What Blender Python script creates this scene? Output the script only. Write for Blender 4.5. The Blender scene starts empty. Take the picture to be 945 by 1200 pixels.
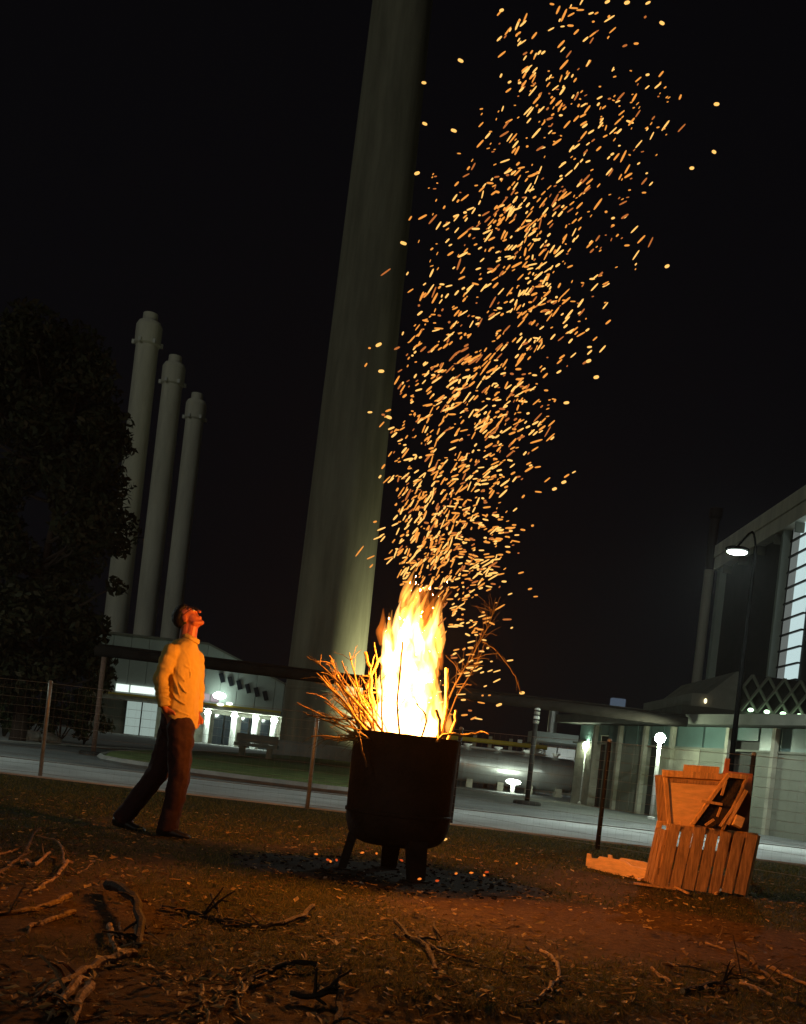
import bpy, math, random
import numpy as np
from mathutils import Vector, Matrix, noise

random.seed(7)
rng = np.random.default_rng(7)
sc = bpy.context.scene
COL = sc.collection
R = math.radians

# ------------------------------------------------------------------ camera
CAM_H = 0.85          # crouching photographer
FPX = 1250.0          # focal length in photograph pixels (1200 tall)
ROLL = R(6.5)
PCX, PCY = 472.5, 886.0
cam_d = bpy.data.cameras.new('camera')
cam = bpy.data.objects.new('camera', cam_d)
COL.objects.link(cam)
cam_d.sensor_fit = 'VERTICAL'
cam_d.sensor_height = 36.0
cam_d.lens = FPX / 1200 * 36
cam_d.shift_y = (PCY - 600) / 1200
cam_d.clip_start = 0.05
cam_d.clip_end = 5000
cam.matrix_world = Matrix.Translation((0, 0, CAM_H)) @ Matrix.Rotation(R(90), 4, 'X') @ Matrix.Rotation(ROLL, 4, 'Z')
sc.camera = cam

# ------------------------------------------------------------------ sky
world = bpy.data.worlds.new('World')
sc.world = world
world.use_nodes = True
wn = world.node_tree
bg = wn.nodes['Background']
sky = wn.nodes.new('ShaderNodeTexSky')
sky.sky_type = 'NISHITA'
sky.sun_disc = False
sky.sun_elevation = R(24)
sky.sun_rotation = R(207)
sky.air_density = 1.0
mixc = wn.nodes.new('ShaderNodeMixRGB')
mixc.inputs[0].default_value = 0.85
mixc.inputs[2].default_value = (9.6, 8.8, 12.0, 1)      # night glow of the town
wn.links.new(sky.outputs[0], mixc.inputs[1])
wn.links.new(mixc.outputs[0], bg.inputs[0])
bg.inputs[1].default_value = 0.00023

# ------------------------------------------------------------------ moon as the one sun lamp
sun_d = bpy.data.lights.new('moon', 'SUN')
sun_d.energy = 0.15
sun_d.angle = R(4)
sun_d.color = (0.95, 1.0, 0.86)
sun = bpy.data.objects.new('moon', sun_d)
COL.objects.link(sun)
sun.rotation_euler = Vector((0.40, 0.80, -0.42)).to_track_quat('-Z', 'Y').to_euler()

sc.view_settings.view_transform = 'Standard'
sc.view_settings.look = 'None'
sc.view_settings.exposure = 0.0
sc.view_settings.gamma = 1.0
sc.view_settings.use_curve_mapping = False
sc.render.engine = 'CYCLES'
sc.cycles.use_denoising = True
sc.cycles.sample_clamp_indirect = 0.6
sc.cycles.max_bounces = 6
sc.cycles.diffuse_bounces = 3
sc.cycles.glossy_bounces = 3
sc.cycles.transparent_max_bounces = 16
sc.cycles.volume_step_rate = 2.0
sc.cycles.volume_bounces = 0
sc.cycles.caustics_reflective = False
sc.cycles.caustics_refractive = False

# ------------------------------------------------------------------ pixel helpers (photograph pixels -> real places)
CR, SR = math.cos(ROLL), math.sin(ROLL)
def uv(px, py):
    du, dv = px - PCX, PCY - py
    return du * CR - dv * SR, du * SR + dv * CR
def W(px, py, Y):
    u, v = uv(px, py)
    return Vector((u * Y / FPX, Y, CAM_H + v * Y / FPX))
def UV(u, v, Y):
    return Vector((u * Y / FPX, Y, CAM_H + v * Y / FPX))
def G(px, py, lift=0.0):
    u, v = uv(px, py)
    Y = CAM_H * FPX / (-v)
    p = Vector((u * Y / FPX, Y, 0))
    p.z = gz(p.x, p.y) + lift
    return p
def sstep(a, b, x):
    t = min(1, max(0, (x - a) / (b - a)))
    return t * t * (3 - 2 * t)
def gz(x, y):
    f = (1 - sstep(11.0, 13.0, y)) * sstep(-2, 1.5, y) * (1 - sstep(7, 10, abs(x)))
    if f <= 0: return 0.0
    n = 0.030 * noise.noise((x * 0.7, y * 0.7, 3.1)) + 0.013 * noise.noise((x * 2.3, y * 2.3, 9.1)) + 0.006 * noise.noise((x * 7, y * 7, 1.7))
    # the clod of turf in the foreground stands a little proud
    d = math.hypot((x - 0.42) / 0.75, (y - 4.25) / 0.75)
    n += 0.035 * (1 - sstep(0.75, 1.1, d))
    # flat where the barrel stands
    b = sstep(0.5, 1.3, math.hypot(x, y - 7.58))
    return f * n * b

# ------------------------------------------------------------------ mesh helpers
class MB:
    def __init__(s): s.v = []; s.f = []; s.m = []; s.mi = 0
    def add(s, vs, fs):
        o = len(s.v); s.v += [tuple(p) for p in vs]
        for f in fs: s.f.append([i + o for i in f]); s.m.append(s.mi)
        return s
    def box(s, c, size, rot=None):
        hx, hy, hz = size[0] / 2, size[1] / 2, size[2] / 2
        vs = [Vector((x, y, z)) for x in (-hx, hx) for y in (-hy, hy) for z in (-hz, hz)]
        if rot is not None: vs = [rot @ v for v in vs]
        c = Vector(c)
        return s.add([v + c for v in vs], [(0, 1, 3, 2), (4, 6, 7, 5), (0, 4, 5, 1), (2, 3, 7, 6), (0, 2, 6, 4), (1, 5, 7, 3)])
    def prism(s, pts, d):
        """polygon of points swept along d"""
        n = len(pts); d = Vector(d)
        vs = [Vector(p) for p in pts] + [Vector(p) + d for p in pts]
        fs = [list(range(n))[::-1], list(range(n, 2 * n))]
        for i in range(n):
            j = (i + 1) % n; fs.append((i, j, n + j, n + i))
        return s.add(vs, fs)
    def tube(s, pts, rad, sides=8, jit=0.0, caps=True, squash=1.0):
        pts = [Vector(p) for p in pts]; n = len(pts)
        if not isinstance(rad, (list, tuple)): rad = [rad] * n
        if len(rad) == 2 and n != 2: rad = [rad[0] + (rad[1] - rad[0]) * i / (n - 1) for i in range(n)]
        up = Vector((0, 0, 1)); vs = []; prev = None
        for i in range(n):
            t = (pts[min(i + 1, n - 1)] - pts[max(i - 1, 0)]).normalized()
            if prev is None:
                a = t.cross(up)
                if a.length < 1e-3: a = t.cross(Vector((1, 0, 0)))
                a.normalize()
            else:
                a = (prev - t * prev.dot(t))
                if a.length < 1e-5: a = t.cross(up)
                a.normalize()
            prev = a; b = t.cross(a)
            for k in range(sides):
                an = 2 * math.pi * k / sides
                rr = rad[i] * (1 + jit * random.uniform(-1, 1))
                vs.append(pts[i] + (a * math.cos(an) + b * math.sin(an) * squash) * rr)
        fs = []
        for i in range(n - 1):
            for k in range(sides):
                k2 = (k + 1) % sides
                fs.append((i * sides + k, i * sides + k2, (i + 1) * sides + k2, (i + 1) * sides + k))
        if caps:
            fs.append(tuple(range(sides))[::-1]); fs.append(tuple((n - 1) * sides + k for k in range(sides)))
        return s.add(vs, fs)
    def lathe(s, prof, c=(0, 0, 0), sides=32, closed=False, jit=None):
        c = Vector(c); n = len(prof); vs = []
        for i, (r, z) in enumerate(prof):
            for k in range(sides):
                a = 2 * math.pi * k / sides
                dz = jit(i, k) if jit else 0
                vs.append(c + Vector((r * math.cos(a), r * math.sin(a), z + dz)))
        fs = []
        for i in range(n - 1 + (1 if closed else 0)):
            i2 = (i + 1) % n
            for k in range(sides):
                k2 = (k + 1) % sides
                fs.append((i * sides + k, i * sides + k2, i2 * sides + k2, i2 * sides + k))
        return s.add(vs, fs)
    def ell(s, c, r, rot=None, seg=16, ring=10):
        c = Vector(c); vs = []; fs = []
        for i in range(ring + 1):
            th = math.pi * i / ring
            for k in range(seg):
                a = 2 * math.pi * k / seg
                p = Vector((r[0] * math.sin(th) * math.cos(a), r[1] * math.sin(th) * math.sin(a), r[2] * math.cos(th)))
                if rot is not None: p = rot @ p
                vs.append(c + p)
        for i in range(ring):
            for k in range(seg):
                k2 = (k + 1) % seg
                fs.append((i * seg + k, (i + 1) * seg + k, (i + 1) * seg + k2, i * seg + k2))
        return s.add(vs, fs)
    def caps(s, a, b, ra, rb, seg=12):
        """tapered capsule"""
        a, b = Vector(a), Vector(b); n = 5; pts = []; rad = []
        t = (b - a).normalized()
        for i in range(n):
            w = i / n * math.pi / 2
            pts.append(a - t * ra * math.cos(w)); rad.append(max(1e-4, ra * math.sin(w)))
        pts.append(a); rad.append(ra); pts.append(b); rad.append(rb)
        for i in range(n):
            w = (i + 1) / n * math.pi / 2
            pts.append(b + t * rb * math.sin(w)); rad.append(max(1e-4, rb * math.cos(w)))
        return s.tube(pts, rad, seg)
    def build(s, name, mats, parent=None, origin=None, smooth=False, **props):
        if origin is None: origin = parent['_o'] if parent and '_o' in parent else (0, 0, 0)
        o = Vector(origin)
        me = bpy.data.meshes.new(name)
        me.from_pydata([(p[0] - o.x, p[1] - o.y, p[2] - o.z) for p in s.v], [], s.f)
        if not isinstance(mats, (list, tuple)): mats = [mats]
        for m in mats: me.materials.append(m)
        if any(s.m): me.polygons.foreach_set('material_index', s.m)
        if smooth: me.polygons.foreach_set('use_smooth', [True] * len(me.polygons))
        me.update()
        ob = bpy.data.objects.new(name, me)
        COL.objects.link(ob)
        if parent is None:
            ob.location = o; ob['_o'] = tuple(o)
        else:
            ob.parent = parent; ob['_o'] = tuple(o)
        return ob

def tag(o, label=None, cat=None, group=None, kind=None):
    if label: o['label'] = label
    if cat: o['category'] = cat
    if group: o['group'] = group
    if kind: o['kind'] = kind
    return o
def empty(name, loc, label, cat, group=None):
    o = bpy.data.objects.new(name, None); COL.objects.link(o)
    o.location = loc; o['_o'] = tuple(loc)
    return tag(o, label, cat, group)
def copy_tree(src, loc, label=None):
    c = src.copy(); COL.objects.link(c); c.location = loc
    if label: c['label'] = label
    for ch in [k for k in bpy.data.objects if k.parent == src]:
        d = ch.copy(); COL.objects.link(d); d.parent = c
        for g in [k for k in bpy.data.objects if k.parent == ch]:
            h = g.copy(); COL.objects.link(h); h.parent = d
    return c
def wobble(path, n=4, amp=0.0):
    """subdivide a polyline with Catmull-Rom and add wander"""
    P = [Vector(p) for p in path]; out = []
    for i in range(len(P) - 1):
        p0, p1, p2, p3 = P[max(i - 1, 0)], P[i], P[i + 1], P[min(i + 2, len(P) - 1)]
        for k in range(n):
            t = k / n
            q = 0.5 * ((2 * p1) + (p2 - p0) * t + (2 * p0 - 5 * p1 + 4 * p2 - p3) * t * t + (3 * p1 - p0 - 3 * p2 + p3) * t ** 3)
            if amp and (i or k): q += Vector([random.uniform(-amp, amp) for _ in range(3)])
            out.append(q)
    out.append(P[-1]); return out

# ------------------------------------------------------------------ materials
def mat(name, col, rough=0.8, metal=0.0, var=0.25, scale=8.0, bump=0.0, bscale=None, col2=None, coord='Object', stretch=(1, 1, 1), spec=0.4):
    m = bpy.data.materials.new(name); m.use_nodes = True
    nt = m.node_tree; b = nt.nodes['Principled BSDF']
    b.inputs['Roughness'].default_value = rough; b.inputs['Metallic'].default_value = metal
    b.inputs['Specular IOR Level'].default_value = spec
    tc = nt.nodes.new('ShaderNodeTexCoord'); mp = nt.nodes.new('ShaderNodeMapping')
    mp.inputs['Scale'].default_value = stretch
    nt.links.new(tc.outputs[coord], mp.inputs[0])
    nz = nt.nodes.new('ShaderNodeTexNoise'); nz.inputs['Scale'].default_value = scale; nz.inputs['Detail'].default_value = 6
    nz.inputs['Roughness'].default_value = 0.65
    nt.links.new(mp.outputs[0], nz.inputs[0])
    rp = nt.nodes.new('ShaderNodeValToRGB')
    c2 = col2 if col2 else tuple(c * (1 - var) for c in col)
    rp.color_ramp.elements[0].position = 0.32; rp.color_ramp.elements[1].position = 0.68
    rp.color_ramp.elements[0].color = (*c2, 1); rp.color_ramp.elements[1].color = (*(tuple(min(1, c * (1 + (0 if col2 else var))) for c in col)), 1)
    nt.links.new(nz.outputs['Fac'], rp.inputs[0]); nt.links.new(rp.outputs[0], b.inputs['Base Color'])
    if bump:
        n2 = nt.nodes.new('ShaderNodeTexNoise'); n2.inputs['Scale'].default_value = bscale or scale * 3; n2.inputs['Detail'].default_value = 5
        nt.links.new(mp.outputs[0], n2.inputs[0])
        bp = nt.nodes.new('ShaderNodeBump'); bp.inputs['Strength'].default_value = bump; bp.inputs['Distance'].default_value = 0.02
        nt.links.new(n2.outputs['Fac'], bp.inputs['Height']); nt.links.new(bp.outputs[0], b.inputs['Normal'])
    return m
def emis(name, col, strength, sample=True):
    m = bpy.data.materials.new(name); m.use_nodes = True
    nt = m.node_tree; nt.nodes.clear()
    e = nt.nodes.new('ShaderNodeEmission'); e.inputs[0].default_value = (*col, 1); e.inputs[1].default_value = strength
    o = nt.nodes.new('ShaderNodeOutputMaterial'); nt.links.new(e.outputs[0], o.inputs[0])
    if not sample: m.cycles.emission_sampling = 'NONE'
    return m
def island_mat(name, cols, rough=0.8, transl=0.0):
    m = bpy.data.materials.new(name); m.use_nodes = True
    nt = m.node_tree; b = nt.nodes['Principled BSDF']; b.inputs['Roughness'].default_value = rough
    b.inputs['Specular IOR Level'].default_value = 0.25
    g = nt.nodes.new('ShaderNodeNewGeometry'); rp = nt.nodes.new('ShaderNodeValToRGB')
    el = rp.color_ramp.elements
    while len(el) < len(cols): el.new(0.5)
    for i, c in enumerate(cols): el[i].position = i / (len(cols) - 1); el[i].color = (*c, 1)
    nt.links.new(g.outputs['Random Per Island'], rp.inputs[0]); nt.links.new(rp.outputs[0], b.inputs['Base Color'])
    if transl:
        t = nt.nodes.new('ShaderNodeBsdfTranslucent'); mx = nt.nodes.new('ShaderNodeMixShader'); mx.inputs[0].default_value = transl
        nt.links.new(rp.outputs[0], t.inputs[0]); nt.links.new(b.outputs[0], mx.inputs[1]); nt.links.new(t.outputs[0], mx.inputs[2])
        nt.links.new(mx.outputs[0], nt.nodes['Material Output'].inputs[0])
    return m
def volfire(name, col, strength, nscale=9.0, lo=0.42, hi=0.62, zs=0.35):
    m = bpy.data.materials.new(name); m.use_nodes = True
    nt = m.node_tree; nt.nodes.clear()
    e = nt.nodes.new('ShaderNodeEmission'); e.inputs[0].default_value = (*col, 1); e.inputs[1].default_value = strength
    o = nt.nodes.new('ShaderNodeOutputMaterial'); nt.links.new(e.outputs[0], o.inputs['Volume'])
    if nscale:
        tc = nt.nodes.new('ShaderNodeTexCoord'); mp = nt.nodes.new('ShaderNodeMapping'); mp.inputs['Scale'].default_value = (1, 1, zs)
        nz = nt.nodes.new('ShaderNodeTexNoise'); nz.inputs['Scale'].default_value = nscale; nz.inputs['Detail'].default_value = 3; nz.inputs['Distortion'].default_value = 0.6
        mr = nt.nodes.new('ShaderNodeMapRange'); mr.inputs[1].default_value = lo; mr.inputs[2].default_value = hi; mr.inputs[3].default_value = 0.04 * strength; mr.inputs[4].default_value = strength
        nt.links.new(tc.outputs['Object'], mp.inputs[0]); nt.links.new(mp.outputs[0], nz.inputs[0])
        nt.links.new(nz.outputs['Fac'], mr.inputs[0]); nt.links.new(mr.outputs[0], e.inputs[1])
    m.cycles.volume_sampling = 'DISTANCE'
    return m

M = dict(
    concrete=mat('weathered_concrete', (0.34, 0.34, 0.30), 0.9, var=0.18, scale=0.7, bump=0.25, bscale=6),
    stack=mat('stack_concrete', (0.31, 0.295, 0.215), 0.9, var=0.34, scale=0.8, bump=0.2, bscale=3, stretch=(1, 1, 0.12)),
    paleSteel=mat('pale_painted_steel', (0.74, 0.72, 0.60), 0.7, var=0.22, scale=0.6, stretch=(1, 1, 0.15)),
    pavement=mat('pale_pavement', (0.46, 0.47, 0.46), 0.9, var=0.25, scale=0.8, bump=0.3, bscale=30),
    asphalt=mat('asphalt', (0.15, 0.155, 0.15), 0.85, var=0.35, scale=0.6, bump=0.3, bscale=40),
    kerb=mat('kerb_stone', (0.3, 0.3, 0.28), 0.9, var=0.2, scale=3),
    verge=mat('verge_grass', (0.12, 0.165, 0.045), 0.95, var=0.45, scale=2.0, bump=0.8, bscale=25),
    clad=mat('grey_green_cladding', (0.36, 0.42, 0.38), 0.6, var=0.12, scale=0.5),
    cladDark=mat('dull_olive_cladding', (0.16, 0.165, 0.13), 0.7, var=0.2, scale=0.6),
    palewall=mat('pale_rendered_wall', (0.31, 0.30, 0.235), 0.85, var=0.3, scale=1.6, bump=0.2),
    roofdark=mat('dark_roof_sheet', (0.07, 0.07, 0.058), 0.9, var=0.3, scale=1.2),
    darkmetal=mat('dark_metal', (0.035, 0.033, 0.03), 0.6, 0.3, var=0.3, scale=6),
    pipe=mat('dark_painted_pipe', (0.018, 0.015, 0.013), 1.0, 0.0, var=0.3, scale=3, spec=0.05),
    blackpaint=mat('matt_black_paint', (0.003, 0.003, 0.003), 1.0, 0.0, var=0.2, scale=5, spec=0.0),
    galv=mat('galvanised_steel', (0.36, 0.35, 0.31), 0.5, 0.5, var=0.25, scale=14),
    rustpost=mat('rusty_post', (0.16, 0.10, 0.075), 0.8, 0.1, var=0.35, scale=18),
    tank=mat('brushed_tank_steel', (0.62, 0.64, 0.61), 0.36, 0.75, var=0.1, scale=2),
    white=mat('white_paint', (0.75, 0.76, 0.72), 0.6, var=0.08, scale=4),
    yellow=mat('yellow_paint', (0.55, 0.42, 0.05), 0.6, var=0.15, scale=5),
    glassDark=mat('dark_glass', (0.02, 0.025, 0.03), 0.12, 0.0, var=0.2, scale=1, spec=0.6),
    teal=mat('teal_translucent_sheet', (0.10, 0.16, 0.15), 0.35, var=0.15, scale=2),
    soot=mat('sooty_steel', (0.022, 0.016, 0.012), 0.75, 0.35, var=0.5, scale=7, bump=0.35, bscale=30),
    bark=mat('bark', (0.10, 0.062, 0.036), 0.9, var=0.45, scale=30, bump=0.6, bscale=60),
    barkdark=mat('dark_bark', (0.035, 0.022, 0.015), 0.9, var=0.4, scale=30, bump=0.6, bscale=60),
    barkpale=mat('pale_stripped_wood', (0.27, 0.165, 0.085), 0.8, var=0.55, scale=16, bump=0.7, bscale=45),
    twiggold=mat('dry_straw_twig', (0.27, 0.18, 0.065), 0.8, var=0.3, scale=26, bump=0.3),
    charred=mat('charred_twig', (0.016, 0.009, 0.006), 0.95, var=0.4, scale=30),
    cut=mat('fresh_cut_wood', (0.55, 0.36, 0.18), 0.75, var=0.2, scale=40),
    crate=mat('crate_wood', (0.56, 0.31, 0.12), 0.7, var=0.4, scale=9, bump=0.25, bscale=40, stretch=(6, 6, 0.6)),
    crate2=mat('weathered_crate_wood', (0.34, 0.185, 0.078), 0.75, var=0.5, scale=9, bump=0.25, bscale=40, stretch=(6, 6, 0.6)),
    cratered=mat('reddish_crate_panel', (0.42, 0.15, 0.07), 0.7, var=0.3, scale=6, bump=0.15),
    ply=mat('thin_plywood', (0.70, 0.42, 0.18), 0.6, var=0.22, scale=7, stretch=(1, 1, 4)),
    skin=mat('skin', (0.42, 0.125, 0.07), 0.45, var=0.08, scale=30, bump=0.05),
    hair=mat('dark_hair', (0.018, 0.012, 0.009), 0.55, var=0.4, scale=60, bump=0.6, bscale=140),
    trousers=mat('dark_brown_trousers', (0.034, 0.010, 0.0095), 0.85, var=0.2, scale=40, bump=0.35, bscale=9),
    shoe=mat('dark_leather', (0.018, 0.012, 0.01), 0.5, var=0.3, scale=20),
    ash=mat('ash_charcoal_and_shade', (0.016, 0.010, 0.007), 0.95, var=0.6, scale=14, bump=0.8, bscale=60),  # charcoal bits, and the ground disc that carries the barrel's shadow in its colour
    ashpale=mat('pale_ash_flake', (0.42, 0.40, 0.37), 0.9, var=0.3, scale=40),
    stone=mat('pale_stone', (0.30, 0.29, 0.26), 0.9, var=0.3, scale=12, bump=0.5),
    frame=mat('spectacle_frame', (0.02, 0.018, 0.016), 0.25, 0.2, var=0.1, scale=30),
)
# shirt: woven cloth with crease relief
def shirt_mat():
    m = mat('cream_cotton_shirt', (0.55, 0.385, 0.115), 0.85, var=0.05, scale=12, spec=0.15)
    nt = m.node_tree; b = nt.nodes['Principled BSDF']
    tc = nt.nodes.new('ShaderNodeTexCoord'); mp = nt.nodes.new('ShaderNodeMapping')
    mp.inputs['Rotation'].default_value = (0, R(28), 0); mp.inputs['Scale'].default_value = (2.4, 1.6, 0.8)
    nz = nt.nodes.new('ShaderNodeTexNoise'); nz.inputs['Scale'].default_value = 5.5; nz.inputs['Detail'].default_value = 1.5; nz.inputs['Distortion'].default_value = 0.5
    bp = nt.nodes.new('ShaderNodeBump'); bp.inputs['Strength'].default_value = 0.35; bp.inputs['Distance'].default_value = 0.05
    nt.links.new(tc.outputs['Object'], mp.inputs[0]); nt.links.new(mp.outputs[0], nz.inputs[0])
    nt.links.new(nz.outputs['Fac'], bp.inputs['Height']); nt.links.new(bp.outputs[0], b.inputs['Normal'])
    return m
M['shirt'] = shirt_mat()

# ================================================================== THE SETTING
def soil_mask(x, y):
    """1 = bare soil, 0 = turf; worn by feet and the barrow, not by light"""
    n = noise.noise((x * 0.9, y * 0.9, 20.0)) * 0.6 + noise.noise((x * 3, y * 3, 5.0)) * 0.35
    a = -0.22 + n
    a += 0.9 * (1 - sstep(0.4, 1.2, math.hypot((x - 1.7) / 1.9, (y - 6.2) / 1.2)))     # trodden path to the right
    a += 0.8 * (1 - sstep(3.6, 4.1, y)) * 0.9
    a += 0.6 * (1 - sstep(0.5, 1.1, math.hypot((x + 1.5) / 0.8, (y - 4.6) / 0.9)))
    a -= 1.1 * (1 - sstep(0.8, 1.05, math.hypot((x - 0.42) / 0.75, (y - 4.25) / 0.75)))  # the turf clod
    a -= 0.7 * sstep(9.2, 10.5, y)
    return min(1, max(0, 0.5 + a))

def ground_material():
    m = bpy.data.materials.new('turf_and_soil'); m.use_nodes = True
    nt = m.node_tree; b = nt.nodes['Principled BSDF']; b.inputs['Roughness'].default_value = 0.95; b.inputs['Specular IOR Level'].default_value = 0.15
    at = nt.nodes.new('ShaderNodeAttribute'); at.attribute_name = 'soil'
    tc = nt.nodes.new('ShaderNodeTexCoord')
    n1 = nt.nodes.new('ShaderNodeTexNoise'); n1.inputs['Scale'].default_value = 6; n1.inputs['Detail'].default_value = 8; n1.inputs['Roughness'].default_value = 0.75
    n2 = nt.nodes.new('ShaderNodeTexNoise'); n2.inputs['Scale'].default_value = 22; n2.inputs['Detail'].default_value = 9; n2.inputs['Roughness'].default_value = 0.82
    for n in (n1, n2): nt.links.new(tc.outputs['Object'], n.inputs[0])
    so = nt.nodes.new('ShaderNodeValToRGB'); so.color_ramp.elements[0].color = (0.05, 0.028, 0.013, 1); so.color_ramp.elements[1].color = (0.24, 0.14, 0.062, 1)
    so.color_ramp.elements[0].position = 0.3; so.color_ramp.elements[1].position = 0.7
    gr = nt.nodes.new('ShaderNodeValToRGB'); gr.color_ramp.elements[0].color = (0.020, 0.022, 0.008, 1); gr.color_ramp.elements[1].color = (0.085, 0.082, 0.028, 1)
    gr.color_ramp.elements[0].position = 0.3; gr.color_ramp.elements[1].position = 0.7
    nt.links.new(n2.outputs['Fac'], so.inputs[0]); nt.links.new(n2.outputs['Fac'], gr.inputs[0])
    ad = nt.nodes.new('ShaderNodeMath'); ad.operation = 'MULTIPLY_ADD'; ad.inputs[1].default_value = 0.8; 
    nt.links.new(n1.outputs['Fac'], ad.inputs[0]); 
    sb = nt.nodes.new('ShaderNodeMath'); sb.operation = 'SUBTRACT'; sb.inputs[1].default_value = 0.4
    nt.links.new(at.outputs['Fac'], sb.inputs[0]); nt.links.new(sb.outputs[0], ad.inputs[2])
    mx = nt.nodes.new('ShaderNodeMixRGB'); ad.use_clamp = True
    nt.links.new(ad.outputs[0], mx.inputs[0]); nt.links.new(gr.outputs[0], mx.inputs[1]); nt.links.new(so.outputs[0], mx.inputs[2])
    nt.links.new(mx.outputs[0], b.inputs['Base Color'])
    bp = nt.nodes.new('ShaderNodeBump'); bp.inputs['Strength'].default_value = 1.0; bp.inputs['Distance'].default_value = 0.05
    nt.links.new(n2.outputs['Fac'], bp.inputs['Height']); nt.links.new(bp.outputs[0], b.inputs['Normal'])
    return m

def axis(lo, hi, step, far):
    a = list(np.arange(lo, hi + 1e-6, step))
    neg, pos, d = [], [], step
    x = hi
    while x < far: d *= 1.7; x += d; pos.append(x)
    d = step; x = lo
    while x > -far: d *= 1.7; x -= d; neg.append(x)
    return neg[::-1] + a + pos
xs = axis(-6.5, 6.5, 0.07, 900); ys = axis(2.0, 13.0, 0.07, 1200)
gv = [(x, y, gz(x, y)) for y in ys for x in xs]
nx = len(xs); gf = [(j * nx + i, j * nx + i + 1, (j + 1) * nx + i + 1, (j + 1) * nx + i) for j in range(len(ys) - 1) for i in range(nx - 1)]
gme = bpy.data.meshes.new('ground'); gme.from_pydata(gv, [], gf)
at = gme.attributes.new('soil', 'FLOAT', 'POINT')
at.data.foreach_set('value', [soil_mask(p[0], p[1]) if (p[1] < 16 and abs(p[0]) < 9) else 0.1 for p in gv])
gme.materials.append(ground_material())
gme.polygons.foreach_set('use_smooth', [True] * len(gme.polygons))
ground = bpy.data.objects.new('ground', gme); COL.objects.link(ground); tag(ground, kind='structure')

def slab(name, pts, z0, z1, m):
    o = MB().prism([(p[0], p[1], z0) for p in pts], (0, 0, z1 - z0)).build(name, m)
    return tag(o, kind='structure')
# yard asphalt, pale footway with kerbs, verge island
slab('road', [(-90, 16.0), (90, 15.0), (140, 130), (-140, 130)], -0.2, 0.012, M['asphalt'])
slab('footway', [(-60, 14.9), (0, 14.4), (60, 13.2), (60, 17.9), (0, 19.0), (-60, 19.8)], -0.2, 0.02, M['pavement'])
slab('forecourt', [(-60, 25.5), (-11, 25.5), (-8.6, 44), (-7.8, 46.5), (-4, 60), (-4, 88), (-60, 88)], -0.2, 0.05, M['pavement'])
isl = [(-7.3, 26.8), (-6.3, 22.6), (-3.9, 20.6), (-0.3, 20.2), (0.5, 24), (0.2, 64), (-6, 64), (-7.6, 50), (-8.0, 41), (-7.8, 32)]
slab('verge', isl, -0.2, 0.14, M['verge'])
kb = MB().tube([(p[0], p[1], 0.075) for p in wobble(isl + [isl[0]], 3)], 0.075, 4)
tag(kb.build('kerb', M['kerb']), kind='structure')
kb2 = MB()
for a, b in (((-60, 19.95), (0, 19.15)), ((0, 19.15), (60, 18.05))):
    kb2.prism([(a[0], a[1] - 0.1, 0), (a[0], a[1] + 0.1, 0), (a[0], a[1] + 0.1, 0.035), (a[0], a[1] - 0.1, 0.035)], (b[0] - a[0], b[1] - a[1], 0))
tag(kb2.build('footway_kerb', M['kerb']), kind='structure')

# ------------------------------------------------------------------ great chimney
def chimney_main():
    b = W(371, 889, 66); b.z = 0
    e = empty('chimney', b, 'tall thick concrete chimney rising out of frame behind the fire', 'chimney')
    prof = []
    rb = 3.0
    for i in range(40):
        z = i * 2.0
        prof.append((2.42 - 0.58 * min(1, z / 48), z))
    s = MB().lathe(prof, b, 64); sh = s.build('shaft', M['stack'], e, smooth=True)
    s = MB().lathe([(2.75, 0), (2.75, 0.9), (2.5, 1.0)], b, 48); s.build('plinth', M['concrete'], e)
    for z in (4.15,):
        r = 2.42 - 0.58 * z / 48
        MB().lathe([(r + 0.012, z), (r + 0.03, z + 0.03), (r + 0.03, z + 0.15), (r + 0.012, z + 0.18)], b, 48).build('band', M['stack'], sh)
    return b
CH = chimney_main()

# ------------------------------------------------------------------ three stacks on the left
names = ['leftmost and tallest of the three slim pale chimneys, partly behind the tree', 'middle of the three slim pale chimneys above the low hall', 'rightmost and lowest of the three slim pale chimneys, by the person']
for (tx, ty, Y, bx, hw), lb in zip([(174, 366, 105, 138, 14.2), (205, 416, 115.5, 170.5, 12.6), (230.5, 460, 127, 201.5, 11.3)], names):
    t = W(tx, ty, Y); bb = W(bx, 740, Y)
    base = Vector((t.x * 0.5 + bb.x * 0.5, Y, 0)); r = hw * Y / FPX; H = t.z
    e = empty('slim_chimney', base, lb, 'chimney', 'three slim chimneys')
    MB().lathe([(r * 1.0, 0), (r * 0.97, H * 0.5), (r * 0.93, H - 3.4)], base, 32).build('shaft', M['paleSteel'], e, smooth=True)
    MB().lathe([(r * 0.93, H - 3.4), (r * 1.07, H - 3.2), (r * 1.07, H - 1.4), (r * 0.9, H - 1.0)], base, 32).build('collar', M['paleSteel'], e)
    MB().lathe([(r * 0.62, H - 1.0), (r * 0.6, H - 0.15), (0.02, H)], base, 24).build('cap', M['paleSteel'], e)
    for k in range(6):
        a = k * math.pi / 3 + 0.2
        MB().box(base + Vector((r * 1.15 * math.cos(a), r * 1.15 * math.sin(a), H - 3.1)), (0.25, 0.25, 0.4)).build('bracket', M['white'], e)

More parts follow.
